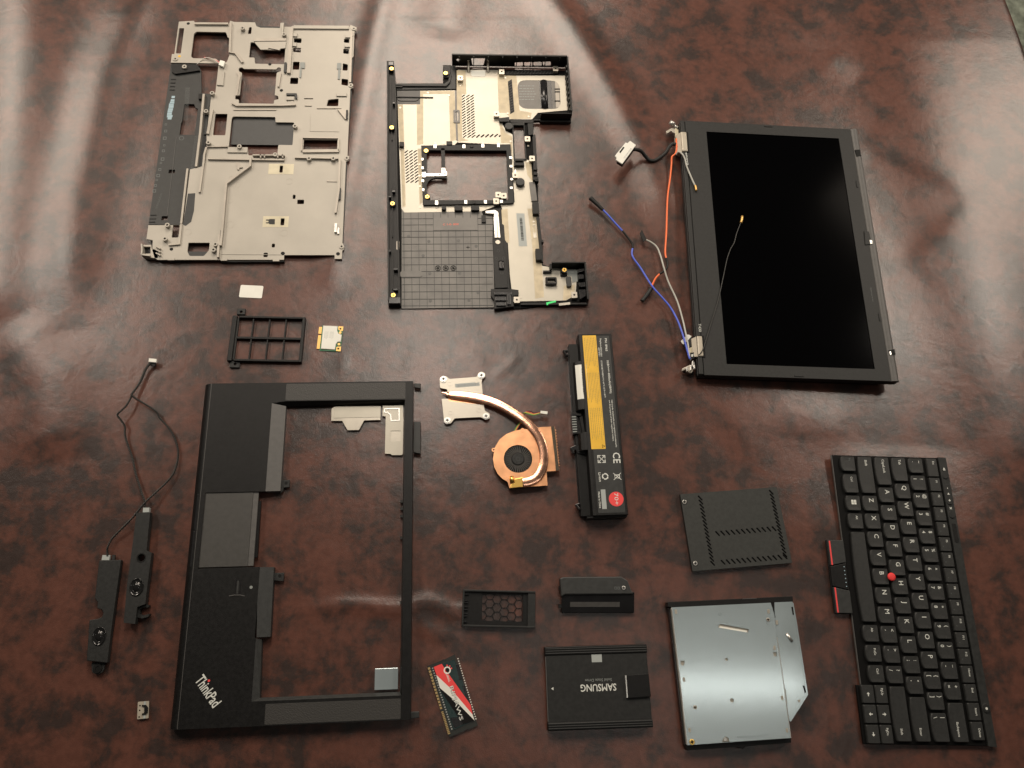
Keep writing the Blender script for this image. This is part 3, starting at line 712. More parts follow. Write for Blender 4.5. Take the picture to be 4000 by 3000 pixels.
    # seam across the lining
    prism("seam", strip([T.p(ZB, q, 2.4) for q in [(812,425),(815,640),(826,905)]], 2.4), 1.6, 2.4, "bay_grey", T)
    prism("seam_clip", rounded(P([(788,612),(850,612),(850,735),(792,735)], 3), 1), 2, 3, "bay_grey", T, holes=[rounded(P([(803,628),(836,628),(838,718),(805,718)], 3), 3)])
    prism("seam_pad", rounded(P([(803,628),(836,628),(838,718),(805,718)], 2.5), 3), 2, 2.3, "magnesium_rib", T)
    # frame round the square cut-out
    fo = P([(482,955),(1338,942),(1370,1500),(1340,1508),(500,1524)], 5, snap=False)
    prism("opening_frame", fo, 1.6, 5, "black_matte", T, holes=[P(hole_main, 5)])
    prism("frame_bar", strip([T.p(ZB, q, 5) for q in [(688,980),(694,1262)]], 4.4), 1.5, 5, "black_plastic", T)
    arc = [(535,1330),(545,1300),(575,1275),(620,1262),(727,1268),(727,1245),(500,1245),(500,1330)]
    prism("frame_arm", P(arc, 5, snap=False), 1.5, 4.8, "black_plastic", T)
    prism("silver_bracket", P([(486,1212),(522,1208),(524,1222),(676,1222),(676,1170),(710,1170),(712,1200),(727,1205),(727,1240),(700,1246),(676,1246),(524,1248),(520,1258),(488,1256)], 5.6, snap=False), 5, 5.6, "steel", T)
    for x, y in [(655,1232),(690,1185),(708,1222)]: disc("screw_hole", T.p(ZB, (x, y), 5.7), 1, 5.6, 5.66, "print_black", T, 12)
    for x, y, w, h in [(613,962,28,34),(890,962,28,34),(1072,955,28,34),(1222,952,28,34),(628,1502,30,40),(908,1495,28,36),(1097,1495,28,34),(1250,1490,28,30),(492,1085,20,24),(494,1168,22,26),(496,1292,24,26),(500,1378,22,26),(1340,1070,30,24),(1342,1152,26,24),(1350,1277,26,22),(1345,1360,26,22)]:
        prism("grounding_clip", P([(x-w/2,y-h/2),(x+w/2,y-h/2),(x+w/2,y+h/2),(x-w/2,y+h/2)], 5.7), 4.8, 5.7, "steel", T, bevel=.2)
    for x, y, w, h in [(750,930,56,36),(698,1550,44,40),(838,1552,78,50),(998,1552,80,48),(292,940,44,44),(965,962,32,20),(988,1498,28,30)]:
        prism("catch", P([(x-w/2,y-h/2),(x+w/2,y-h/2),(x+w/2,y+h/2),(x-w/2,y+h/2)], 6), 1.6, 6, "black_plastic", T, bevel=.4)
    for x, y in [(855,305),(1253,245),(1770,215),(1203,650),(1500,890),(1545,1078),(1382,1238),(1220,1427),(1273,1436),(1200,1488),(1398,2435),(1950,2388)]:
        c = T.p(ZB, (x, y), 7)
        o = prism("nut_tab", rounded(rect(c[0]-3.4, c[1]-3.8, c[0]+3.4, c[1]+3.8), .8), 6, 7, "nickel", T)
        disc("screw_hole", c, 1.2, 7, 7.06, "print_black", o, 12)
        box("nut_post", c[0]-3.2, c[0]+3.2, c[1]-3.6, c[1]+3, 2, 6, "nickel", T)
    for x0 in (935, 1122):
        a, c = T.p3(ZB, (x0, 250), 2.4), T.p(ZB, (x0, 165), 8)
        tube("port_strap", [a, (a[0], (a[1] + yw) / 2, 4), (a[0], yw - 2, 7), (a[0], yw - 2, 12)], 1.6, "nickel", T, k=4, flat=.3)
    prism("lining_flap", P([(960,235),(1095,232),(1098,285),(1075,292),(975,290),(960,280)], 2.3, snap=False), 2.06, 2.2, "white_label", T)
    disc("rubber_plug", T.p(ZB, (1323,765), 6), 5.2, 2, 6, "dark_grey", T, 24, bevel=.6)
    prism("plug_seat", P([(1290,740),(1350,735),(1355,810),(1288,812)], 3), 1.6, 3, "black_plastic", T)
    disc("rubber_plug", T.p(ZB, (1432,1300), 7), 5.4, 2, 7, "dark_grey", T, 24, bevel=.6)
    # slot frame on the right
    prism("slot_frame", P([(1352,738),(1470,735),(1492,1088),(1372,1092)], 4, snap=False), 1.6, 4, "black_matte", T, holes=[P(hole_slot, 4)])
    prism("slot_frame", P([(1225,690),(1325,680),(1330,725),(1232,722)], 6), 1.6, 6, "black_plastic", T)
    prism("slot_socket", P([(1368,1088),(1466,1085),(1470,1140),(1375,1145)], 7), 1.6, 7, "black_plastic", T, holes=[P([(1382,1100),(1456,1098),(1458,1118),(1384,1120)], 7)])
    prism("ledge", P([(1330,704),(1556,700),(1556,735),(1340,735)], 4), 1.6, 4, "black_plastic", T)
    prism("slot_block", P([(1500,740),(1556,738),(1556,850),(1510,855)], 8, snap=False), 1.6, 8, "black_matte", T, bevel=.5)
    prism("edge_rail", strip([T.p(ZB, q, 6) for q in [(1562,850),(1575,1080),(1572,1290)]], 4), 1.6, 6, "black_plastic", T)
    prism("edge_rail", strip([T.p(ZB, q, 5) for q in [(1545,1300),(1568,1480)]], 7), 1.6, 4, "bay_grey", T)
    prism("edge_rail", strip([T.p(ZB, q, 5) for q in [(1600,1640),(1632,1960),(1638,2070)]], 3.5), 1.6, 5, "black_plastic", T)
    for x, y, w, h in [(1575,1175,40,26),(1578,1225,40,24),(1580,1270,52,30),(1590,1285,36,24),(1580,1550,60,120),(1608,1998,56,110),(1645,1870,20,30)]:
        prism("edge_block", P([(x-w/2,y-h/2),(x+w/2,y-h/2),(x+w/2,y+h/2),(x-w/2,y+h/2)], 8), 1.6, 8, "black_plastic", T, bevel=.5)
    prism("bar_frame", P([(1378,1170),(1388,1170),(1390,1230),(1408,1240),(1408,1250),(1378,1248)], 2.6, snap=False), 2, 2.6, "steel", T)
    # label with bar code
    q = P([(1393,1606),(1470,1606),(1497,1920),(1418,1922)], 2.1, snap=False)
    lb = prism("code_label", q, 2.02, 2.12, "grey_label", T)
    A, B, D = Vector(q[0]), Vector(q[1]), Vector(q[3]); parts = []; t = .14
    while t < .82:
        w = random.choice([.006, .010, .016]); p = lambda s_, t_: tuple(A + (B - A) * s_ + (D - A) * t_)
        parts.append(prism_geo([p(.36, t), p(.68, t), p(.68, t + w), p(.36, t + w)], 2.12, 2.16)); t += w + random.choice([.006, .012])
    v, f = join_geo(parts); mesh_obj("bar_code", v, f, "print_black", lb)
    prism("adjust_slot", P([(1548,1712),(1583,1712),(1588,1840),(1560,1842)], 2.3), 2, 2.4, "nickel", T, holes=[P([(1555,1722),(1576,1722),(1580,1790),(1560,1792)], 2.3)])
    # optical bay: grey floor with moulded grid
    bay = P([(292,1548),(322,1600),(1060,1588),(1075,1625),(1165,1628),(1185,2508),(292,2520)], 1.8, snap=False)
    prism("bay_floor", bay, .9, 1.8, "bay_grey", T)
    for i in range(12):
        x0, x1 = 310 + i * 71.2, 322 + i * 72.0
        top = 1600 if i < 11 else 1640
        prism("grid_rib", strip([T.p(ZB, q2, 2) for q2 in [(x0, top), (x1, 2508)]], .45), 1.8, 2.15, "dark_grey", T)
    for y in (1656,1715,1776,1833,1900,1965,2030,2098,2163,2223,2288,2358,2428,2492):
        prism("grid_rib", strip([T.p(ZB, q2, 2) for q2 in [(296, y + 2), (1168, y - 4)]], .45), 1.8, 2.1, "dark_grey", T)
    prism("bay_smooth", P([(598,1650),(1022,1645),(1022,1765),(598,1768)], 2.2), 1.8, 2.2, "bay_grey", T)
    prism("bay_oval", rounded(P([(275,2160),(490,2160),(490,2215),(275,2218)], 2.3), 8, 6), 1.8, 2.3, "bay_grey", T)
    text(T, "C 1-0- 80K", T.p(ZB, (690,1722), 2.3), T.p(ZB, (845,1718), 2.3), 2.25, "red_mark", h=2.6, name="red_stamp")
    for i, x in enumerate((641, 715, 789)):
        c = T.p(ZB, (x, 2131), 2.3); ring("mould_date_mark", c, 2.9, 3.4, 1.8, 2.3, "print_black", T, 20)
        g = [prism_geo(strip([(c[0]-2.4*math.cos(a), c[1]-2.4*math.sin(a)), (c[0]+2.4*math.cos(a), c[1]+2.4*math.sin(a))], .5), 1.8, 2.3 + k*.01) for k, a in enumerate((.2+i*.5, 1.2+i*.5, 2.2+i*.5))]
        v, f = join_geo(g); mesh_obj("mould_date_mark", v, f, "print_black", T)
    c = T.p(ZB, (929,1930), 2.3)
    v, f = join_geo([prism_geo(rect(c[0]-2, c[1]-.25, c[0]+2, c[1]+.25), 1.8, 2.3), prism_geo(rect(c[0]-.25, c[1]-2, c[0]+.25, c[1]+2), 1.8, 2.31)]); mesh_obj("plus_mark", v, f, "print_black", T)
    for x, y in [(553,1875),(837,1868),(1008,1920),(358,1825),(498,2012),(563,2182),(848,2178),(1027,2365),(940,2438),(568,2445)]:
        disc("ejector_mark", T.p(ZB, (x, y), 2), 1.9, 1.8, 2.0, "mid_grey", T, 18)
    # release latch beside the bay
    prism("latch_rod", P([(1095,1578),(1190,1568),(1222,1590),(1226,1640),(1242,1842),(1186,1842),(1174,1645),(1180,1612),(1100,1606)], 5, snap=False), 2, 5, "steel", T, bevel=.8)
    prism("latch_slot", strip([T.p(ZB, q2, 5) for q2 in [(1207,1668),(1214,1838)]], 1.6), 5, 5.4, "nickel", T)
    prism("latch_bed", P([(1170,1560),(1245,1556),(1250,1700),(1275,1720),(1285,1860),(1305,1890),(1330,2330),(1190,2330),(1165,1850)], 2.4, snap=False), 1.6, 2.4, "black_plastic", T)
    prism("latch_slider", P([(1165,1848),(1262,1845),(1275,1950),(1296,2000),(1312,2320),(1188,2325)], 5, snap=False), 2.4, 5, "black_plastic", T, bevel=.5)
    disc("latch_rivet", T.p(ZB, (1216,1882), 5.6), 3.0, 5, 5.8, "nickel", T, 18, bevel=.4)
    tube("latch_thumb", [T.p3(ZB, q2, 4.5) for q2 in [(1248,2068),(1252,2150)]], 3.4, "black_gloss", T, k=14, sub=4, flat=.7)
    for x, y in [(1220,1966),(1200,2038),(1272,2034),(1254,2178)]: ring("latch_ring", T.p(ZB, (x, y), 5.1), 1.3, 1.8, 5, 5.2, "dark_grey", T, 14)
    prism("eject_block", P([(1150,2330),(1340,2330),(1415,2340),(1415,2390),(1360,2400),(1370,2500),(1182,2525),(1180,2440),(1150,2400)], 6, snap=False), 1.6, 6, "black_plastic", T, bevel=.5)
    for q2 in [[(1180,2360),(1345,2358),(1350,2385),(1182,2388)], [(1190,2410),(1290,2405),(1295,2440),(1192,2445)], [(1200,2460),(1290,2455),(1292,2490),(1202,2495)], [(1300,2380),(1335,2380),(1345,2480),(1310,2480)]]:
        prism("eject_lever", P(q2, 8), 6, 8, "black_gloss", T, bevel=.4)
    prism("bay_hook", P([(1058,1625),(1102,1622),(1100,1690),(1060,1690)], 4), 1.8, 4, "black_plastic", T)
    # small things in the corner
    prism("rubber_well", rounded(P([(1672,2220),(1782,2216),(1784,2280),(1674,2284)], 7), 1.5), 2, 7, "black_gloss", T, holes=[rounded(P([(1690,2232),(1768,2228),(1770,2266),(1692,2270)], 7), 1)])
    prism("rubber_foot", rounded(P([(1872,2212),(1922,2208),(1925,2305),(1878,2310)], 6), 2), 2, 6, "dark_grey", T, bevel=.5)
    prism("rubber_foot", P([(1815,2150),(1880,2145),(1882,2200),(1820,2205)], 5), 2, 5, "black_plastic", T, bevel=.5)
    prism("circuit_patch", P([(1885,2150),(1978,2145),(1982,2260),(1930,2270),(1925,2210),(1885,2200)], 2.3, snap=False), 2.06, 2.3, "grey_print", T)
    prism("green_component", P([(1680,2462),(1772,2442),(1774,2458),(1700,2476),(1698,2486),(1684,2486)], 5, snap=False), 3, 5.2, "led_green", T)
    prism("front_clip", P([(1800,2470),(1910,2458),(1910,2480),(1805,2492)], 5.4, snap=False), 4, 5.4, "nickel", T)
    for x, y in [(545,448),(746,472),(857,376),(1200,270),(1288,304),(1310,645),(1513,676),(278,590),(305,993),(464,1135),(465,1245),(468,1345),(472,1548),(628,1548),(1098,1538),(1253,1530),(1300,1530),(614,932),(697,932),(1070,928),(1217,926),(1340,914),(1507,956),(1497,1110),(1397,1382),(1560,1685),(1438,2412)]:
        disc("rivet", T.p(ZB, (x, y), 2.3), 1.35, 2, 2.35, "nickel", T, 12)
base_cover()

# ------------------------------------------------------------------ display lid with its cables
def lid():
    zt = 13.0
    T = Thing("display_lid", "laptop display lid with black screen, loose coloured antenna wires at its hinge side", "display lid", ZC, (690, 1545), (583, 95), zt, -90)
    # local x points across the lid (to the right in the photo), y towards its top corner
    P = lambda pts, z=zt, **k: T.poly(ZC, pts, z, **k)
    body = [(583,95),(1585,155),(1828,1568),(690,1545)]
    b = P(body, snap=False); x0 = (b[0][0] + b[3][0]) / 2; x1 = (b[1][0] + b[2][0]) / 2; yt = (b[0][1] + b[1][1]) / 2; yb = (b[2][1] + b[3][1]) / 2
    xs = T.p(ZC, (1700, 1200), zt)[0]
    xe = x1 - 10
    scr = P([(735,157),(1480,210),(1688,1505),(848,1473)], snap=False)
    sx0 = (scr[0][0] + scr[3][0]) / 2; sx1 = (scr[1][0] + scr[2][0]) / 2; sy1 = (scr[0][1] + scr[1][1]) / 2; sy0 = (scr[2][1] + scr[3][1]) / 2
    xh = T.p(ZC, (660, 700), zt)[0]
    hx = xh - x0
    prism("back_shell", rect(x0, yb, x1, yt), 2, 9, "black_plastic", T, bevel=2)
    prism("bezel", rect(xh, yb + .6, xe, yt - .6), 9, zt, "black_matte", T, holes=[rect(sx0, sy0, sx1, sy1)])
    prism("screen_panel", rect(sx0 - 1, sy0 - 1, sx1 + 1, sy1 + 1), 8.5, zt - 1.0, "screen", T)
    # rounded lip on the right edge
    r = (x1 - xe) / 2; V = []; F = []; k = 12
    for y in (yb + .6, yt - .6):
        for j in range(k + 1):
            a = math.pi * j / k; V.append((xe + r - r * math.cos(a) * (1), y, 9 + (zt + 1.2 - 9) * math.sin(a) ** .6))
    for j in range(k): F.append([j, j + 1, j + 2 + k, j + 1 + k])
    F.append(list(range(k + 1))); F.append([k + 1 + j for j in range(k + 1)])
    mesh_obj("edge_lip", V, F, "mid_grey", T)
    # hinge strip with lettering
    prism("hinge_cover", rect(x0 + .8, yb + 1, xh - .9, yt - 1), 9, zt + .5, "black_matte", T, bevel=.8)
    prism("hinge_groove", rect(xh - .9, yb + 1, xh, yt - 1), 9, zt - 1.6, "print_black", T)
    xm = (x0 + xh) / 2
    text(T, "lenovo", T.p(ZL1, (1447,748), zt), T.p(ZL1, (1482,1005), zt), zt + .56, "white_print", h=2.7, bold=.012)
    text(T, "T430", T.p(ZL2, (663,440), zt), T.p(ZL2, (672,605), zt), zt + .56, "white_print", h=2.9, bold=.0)
    text(T, "lenovo", (x1 - 17, yb + 118), (x1 - 17, yb + 100), zt + .05, "faint_print", h=1.5)
    # bezel bumpers, latches
    for q in [[(1062,128),(1110,130),(1110,138),(1062,136)], [(1232,1535),(1285,1536),(1286,1545),(1233,1544)], [(1578,438),(1586,438),(1592,478),(1584,478)], [(1705,1188),(1713,1188),(1720,1232),(1712,1232)]]:
        prism("rubber_bumper", rounded(P(q, zt + .5), .8), zt, zt + .7, "black_matte", T)
    for q in [[(1572,268),(1600,266),(1608,302),(1582,304)], [(1762,1398),(1795,1390),(1802,1422),(1768,1425)]]:
        prism("latch_hole", P(q, zt + 1.3, snap=False), zt, zt + 1.5, "print_black", T)
    prism("latch_catch", P([(1625,725),(1650,728),(1668,796),(1632,802)], zt + .9, snap=False), zt - 1, zt + 1, "black_matte", T)
    prism("latch_hook", P([(1655,775),(1668,778),(1670,796),(1658,798)], zt + 1.2, snap=False), zt + 1, zt + 1.6, "steel", T)
    prism("latch_hook", P([(1766,1405),(1774,1403),(1778,1422),(1770,1424)], zt + 1.6, snap=False), zt + 1.5, zt + 1.8, "steel", T)
    # hinges
    hp = lambda pts, z, zm: T.poly(zm, pts, z, snap=False)
    for nm, zm, cov in (("u", ZL1, [(1325,425),(1440,370),(1470,385),(1485,680),(1430,690),(1335,735)]), ("d", ZL2, [(575,725),(690,690),(735,690),(768,1080),(650,1100),(590,1000)])):
        z = zt + 1
        c = hp(cov, z, zm); xs_ = [q[0] for q in c]; ys_ = [q[1] for q in c]
        ya, yb_ = min(ys_), max(ys_); xa, xb = min(xs_), max(xs_)
        prism("hinge_notch", rect(xa + 5, ya - .8, xb + 2.2, yb_ + .8), zt - 1, zt + .65, "print_black", T)
        box("hinge_cap", xa + 3.5, xb, ya, yb_, 4, zt + 2, "beige_metal", T, bevel=1.4)
        v = [(xa + 4, ya, zt + .5), (xa + 4, yb_, zt + .5), (xa - 1, yb_ - 1.5, 9), (xa - 1, ya + 1.5, 9), (xa + 4, ya, 3), (xa + 4, yb_, 3), (xa - 2, yb_ - 2, 3), (xa - 2, ya + 2, 3)]
        mesh_obj("hinge_plate", v, [[0,1,2,3],[4,5,6,7],[0,1,5,4],[1,2,6,5],[2,3,7,6],[3,0,4,7]], "beige_metal", T)
    # upper hinge leaf
    prism("hinge_leaf", hp([(1255,265),(1315,255),(1325,420),(1310,480),(1262,470)], 8, ZL1), 5, 8, "pale_tape", T, bevel=.5)
    prism("hinge_foot", hp([(1080,350),(1205,285),(1260,270),(1265,400),(1205,370),(1190,340),(1100,395)], 7, ZL1), 4, 7, "nickel", T, bevel=.5)
    a = T.p(ZL1, (1190,205), 9); tube("hinge_pin", [(a[0]-2, a[1]+2, 9), (a[0]+3, a[1]-2, 9)], 3.0, "steel", T, k=14, sub=0); tube("hinge_pin", [(a[0]+3, a[1]-2, 9), (a[0]+8, a[1]-7, 8)], 1.4, "steel", T, k=10, sub=0)
    prism("hinge_leaf", hp([(540,1180),(590,1210),(608,1340),(590,1370),(565,1360),(560,1290),(530,1300)], 9, ZL2), 6, 9, "steel", T, bevel=.5)
    prism("hinge_foot", hp([(335,1345),(410,1310),(500,1265),(530,1290),(560,1400),(520,1440),(430,1410),(405,1365),(345,1395)], 7, ZL2), 3, 7, "nickel", T, bevel=.6)
    prism("hinge_foot", hp([(345,1395),(560,1400),(570,1460),(380,1420)], 3, ZL2), .5, 3, "black_plastic", T)
    for q in [[(575,1265),(600,1270),(605,1355),(570,1350)], [(500,1270),(530,1270),(525,1385),(495,1380)], [(415,1320),(455,1310),(460,1390),(430,1405)]]:
        prism("hinge_washer", hp(q, 10, ZL2), 7, 10, "steel", T, bevel=.5)
    # clear tabs, taped bundle at lower hinge
    prism("pull_tab", hp([(305,790),(370,735),(430,655),(470,660),(528,690),(455,775),(400,820),(365,855),(340,840)], 7, ZL2), 6.6, 7, "white_label", T)
    prism("tape_wrap", hp([(460,760),(520,700),(575,725),(580,840),(550,890),(500,920),(480,880)], 7, ZL2), 3, 7.4, "black_matte", T, bevel=.6)
    prism("tape_wrap", hp([(345,860),(410,820),(440,900),(430,940),(400,930)], 6, ZL2), 3, 6, "black_matte", T, bevel=.6)
    prism("tape_wrap", hp([(485,930),(550,900),(600,990),(640,985),(500,1030),(485,1010)], 8, ZL2), 4, 8, "pale_tape", T, bevel=.5)
    tw = prism("tape_flag", hp([(492,1040),(640,988),(660,1120),(520,1160)], 10, ZL2), 7, 10, "black_gloss", T, bevel=.4)
    for q in [[(520,1062),(552,1052),(558,1100),(526,1108)], [(565,1048),(590,1040),(596,1085),(570,1092)], [(605,1036),(645,1022),(650,1062),(610,1075)]]:
        prism("tape_print", hp(q, 10.1, ZL2), 10, 10.06, "white_print", tw)
    prism("tape_wrap", hp([(500,1110),(520,1120),(525,1165),(510,1170)], 9, ZL2), 6, 9, "white_label", T)
    # video cable with connector
    L1 = lambda pts: [T.p3(ZL1, q, z) for q, z in pts]
    tube("video_cable", L1([((1270,610),8),((1205,600),8),((1140,660),7),((1070,770),5),((960,860),3.5),((860,915),3),((760,905),4),((690,830),7),((620,750),11),((550,710),15),((470,700),18)]), 2.3, "black_matte", T, k=12)
    cb = prism("video_connector", hp([(105,830),(310,575),(345,590),(395,545),(505,625),(245,985),(120,905),(140,875)], 20, ZL1), 19, 21, "white_label", T, bevel=.3)
    prism("connector_slot", hp([(190,750),(265,650),(292,665),(210,775)], 21.1, ZL1), 21, 21.1, "print_black", cb)
    prism("connector_body", hp([(150,920),(260,990),(470,700),(430,640)], 15, ZL1), 10, 18.9, "black_plastic", T)
    parts = []
    for i in range(26):
        a = Vector(T.p(ZL1, (268 + i * 5.6, 860 - i * 7.4), 21.1)); b2 = Vector(T.p(ZL1, (292 + i * 5.6, 876 - i * 7.4), 21.1)); d = (b2 - a); u = Vector((-d.y, d.x)).normalized() * random.choice([.15, .3])
        parts.append(prism_geo([tuple(a), tuple(b2), tuple(b2 + u), tuple(a + u)], 21, 21.06))
    v, f = join_geo(parts); mesh_obj("bar_code", v, f, "fine_print_grey", cb)
    # antenna wires
    C = lambda pts: [T.p3(ZC, q, z) for q, z in pts]
    tube("orange_wire", L1([((1278,500),9),((1278,560),9),((1285,640),9),((1280,720),8.5),((1255,790),8),((1205,830),7),((1190,870),6.5),((1185,990),5),((1160,1250),4),((1110,1640),3)]) + C([((510,720),2.5),((503,840),3),((510,882),3.5)]), 1.15, "orange_wire", T, k=10)
    tube("wire_sleeve", C([((509,878),3.5),((516,905),4.5),((510,935),5),((490,955),5),((470,968),4.5)]), 1.25, "black_wire", T, k=10)
    tube("orange_wire", C([((474,965),4.5),((450,990),4),((432,1025),3),((420,1055),2.5)]), 1.15, "orange_wire", T, k=10)
    tube("wire_sleeve", C([((424,1048),3),((400,1085),3),((372,1120),3)]), 2.4, "black_matte", T, k=12)
    tube("blue_wire", C([((642,1448),10),((625,1390),9.5),((605,1320),9),((575,1235),7),((535,1160),5),((490,1105),5),((440,1050),5.5),((405,1000),4),((365,935),2.5),((325,880),2.5),((315,850),2.5),((320,820),2.5)]), 1.15, "blue_wire", T, k=10)
    tube("wire_sleeve", C([((320,824),2.5),((318,800),2.5),((295,765),2.5),((262,724),2.5)]), 1.3, "black_wire", T, k=10)
    tube("blue_wire", C([((264,727),2.5),((225,685),3),((185,640),4),((148,602),4)]), 1.15, "blue_wire", T, k=10)
    tube("wire_sleeve", C([((152,606),4),((115,570),5),((80,538),6)]), lambda t: 1.9 + 1.0 * t, "black_matte", T, k=12)
    tube("grey_wire", C([((640,1440),10),((632,1370),9.5),((618,1300),9),((600,1220),7),((570,1120),5),((520,1010),5),((495,930),7),((475,860),5),((455,815),4),((425,790),4),((395,775),5)]), 1.05, "grey_wire", T, k=10)
    prism("wire_flag", T.poly(ZC, [(360,735),(372,718),(398,772),(380,785)], 6, snap=False), 4.5, 6, "black_wire", T)
    tube("grey_wire", L1([((1275,800),8),((1300,765),10),((1340,752),13),((1390,790),15.5),((1440,880),15.5),((1475,1020),15.3),((1530,1160),15),((1600,1320),15),((1640,1400),15)]), 1.05, "grey_wire", T, k=10)
    tube("wire_plug", L1([((1635,1385),15),((1650,1430),15),((1658,1490),15)]), 1.3, "gold", T, k=10, sub=2)
    tube("black_wire", C([((690,1425),14),((705,1410),15.8),((722,1375),15),((760,1250),14),((800,1120),14),((830,985),14),((850,890),14),((870,830),14.5),((892,790),14.5),((905,740),14),((930,675),14)]), .6, "twist_wire", T, k=8)
    tube("wire_plug", C([((930,680),14),((935,660),14.2),((937,642),14)]), 1.5, "gold", T, k=10, sub=2)
lid()

# ------------------------------------------------------------------ keyboard
def keyboard():
    zk = 7.0
    T = Thing("keyboard", "black laptop keyboard with red pointing stick and red-striped pointer buttons", "keyboard", ZK1, (982, 568), (982, 568 + 1), zk)
    a, b = W(ZK1((982, 568)), zk), W(ZK2((1228, 712)), zk)
    d = b - a; rot = math.atan2(d[1], d[0]); U = np.linalg.norm(d) / 9
    ux = np.array([math.cos(rot), math.sin(rot)]); T.rot = rot; T.o = a - ux * 2 * U
    T.c, T.s_ = math.cos(rot), math.sin(rot)
    T.e.location = (T.o[0] * MM, T.o[1] * MM, 0); T.e.rotation_euler = (0, 0, rot)
    R = 19.2
    prism("base_frame", [(-.6,-72.5),(88,-72.5),(88,-72.5),(236,-72.5),(236,-78),(290,-78),(290.5,47),(-1,47)], .8, 3.6, "key_well", T, bevel=.5)
    v = [(-1,47,.8),(290.5,47,.8),(291.5,57,.8),(-1.6,57.5,.8),(-1,47,5.6),(290.5,47,5.6),(291.5,57,3.2),(-1.6,57.5,3.2)]
    mesh_obj("top_bar", v, [[0,1,2,3],[4,5,6,7],[0,1,5,4],[1,2,6,5],[2,3,7,6],[3,0,4,7]], "dark_grey", T)
    prism("edge_strip", rect(-.4, -73.2, 235.5, -72.5), 1, 3.2, "mid_grey", T)
    cache = {}
    def key(x0, x1, y0, y1, legends=(), material="key_cap", flat=False, z1=zk):
        g = .95 if not flat else .5
        w, h = x1 - x0 - 2 * g - (.8 if not flat else 0), y1 - y0 - 2 * g - (.8 if not flat else 0)
        kk = (round(w, 2), round(h, 2), flat, material, z1)
        cx, cy = (x0 + x1) / 2, (y0 + y1) / 2
        if kk not in cache:
            # island keycap: straight top edge, curved bottom edge, slightly dished top
            def outline(ins):
                if flat: return rounded(rect(-w/2 + ins, -h/2 + ins, w/2 - ins, h/2 - ins), 1.0, 3)
                c = [(-w/2 + ins, h/2 - ins), (w/2 - ins, h/2 - ins), (w/2 - ins, -h/2 + 1.8 + ins)]
                n = 8
                c += [(w/2 - ins - (w - 2*ins) * t / n, -h/2 + ins + 1.8 * (abs(2*t/n - 1)) ** 2.6) for t in range(0, n + 1)][1:-1]
                c += [(-w/2 + ins, -h/2 + 1.8 + ins)]
                return rounded(c[::-1], 1.1, 2)
            o0, o1 = outline(0), outline(.65); n = len(o0)
            V = [(x, y, 3.3) for x, y in o0] + [(x, y, z1 - .9) for x, y in o0] + [(x, y, z1) for x, y in o1] + [(x * .55, y * .55, z1 - (.0 if flat else .22)) for x, y in o1]
            F = []
            for r_ in range(3):
                for i in range(n): F.append([r_*n+i, r_*n+(i+1) % n, (r_+1)*n+(i+1) % n, (r_+1)*n+i])
            F.append([3*n+i for i in range(n)])
            o = mesh_obj("key", V, F, material, T, smooth=False); cache[kk] = o.data
        else:
            o = bpy.data.objects.new("key", cache[kk]); COL.objects.link(o); o.parent = T.e
        o.location = (cx * MM, cy * MM, 0)
        for t, lx, ly, cap, m in legends:
            me = text_c(o, t, (lx * 1.0 - cx + x0, ly - cy + y0), cap, z1 + .06, m, name="legend", bold=.008, wmax=x1 - x0 - 3)
        return o
    WP = "white_print"
    def std(x0, y0, s_, up=None, w=1.0):
        L = []
        if up: L = [(s_, 5.3, 6.2, 3.7, WP), (up, 5.3, 13.4, 3.6, WP)]
        elif len(s_) == 1: L = [(s_, 6.2, 11.0, 4.8, WP)]
        elif s_: L = [(s_, 3.0 + len(s_) * 1.05, 10.8, 2.7, WP)]
        return key(x0, x0 + w * U, y0 - 9.6, y0 + 9.6, L)
    for i, (s_, u_) in enumerate(zip("`1234567890-=", "~!@#$%^&*()_+")): std(i * U, R, s_, u_)
    bs = key(13 * U, 15 * U, R - 9.6, R + 9.6, [("Backspace", 25.5, 8.3, 2.3, WP)])
    std(0, 0, "Tab", w=1.5)
    for i, s_ in enumerate("QWERTYUIOP"): std((1.5 + i) * U, 0, s_)
    std(11.5 * U, 0, "[", "{"); std(12.5 * U, 0, "]", "}"); std(13.5 * U, 0, "\\", "|", 1.5)
    std(0, -R, "CapsLock", w=1.75)
    for i, s_ in enumerate("ASDFGHJKL"): std((1.75 + i) * U, -R, s_)
    std(10.75 * U, -R, ";", ":"); std(11.75 * U, -R, "'", '"'); key(12.75 * U, 15 * U, -R - 9.6, -R + 9.6, [("Enter", 33, 8.6, 2.3, WP)])
    std(0, -2 * R, "Shift", w=2.25)
    for i, s_ in enumerate("ZXCVBNM"): std((2.25 + i) * U, -2 * R, s_)
    std(9.25 * U, -2 * R, ",", "<"); std(10.25 * U, -2 * R, ".", ">"); std(11.25 * U, -2 * R, "/", "?"); key(12.25 * U, 15 * U, -2 * R - 9.6, -2 * R + 9.6, [("Shift", 42.5, 8.4, 2.3, WP)])
    y = -57.3
    key(0, 19.4, y - 9.4, y + 9.4, [("Fn", 5, 11.5, 2.2, "faint_print")])
    for x0, x1, s_ in ((20, 43.4, "Ctrl"), (62.8, 82, "Alt"), (177.4, 196.4, "Alt"), (196.6, 215.6, "PrtSc"), (216, 235, "Ctrl")): key(x0, x1, y - 9.4, y + 9.4, [(s_, 3.0 + len(s_) * .95, 11, 2.3, WP)])
    wk = key(43.6, 62.6, y - 9.4, y + 9.4)
    parts = []
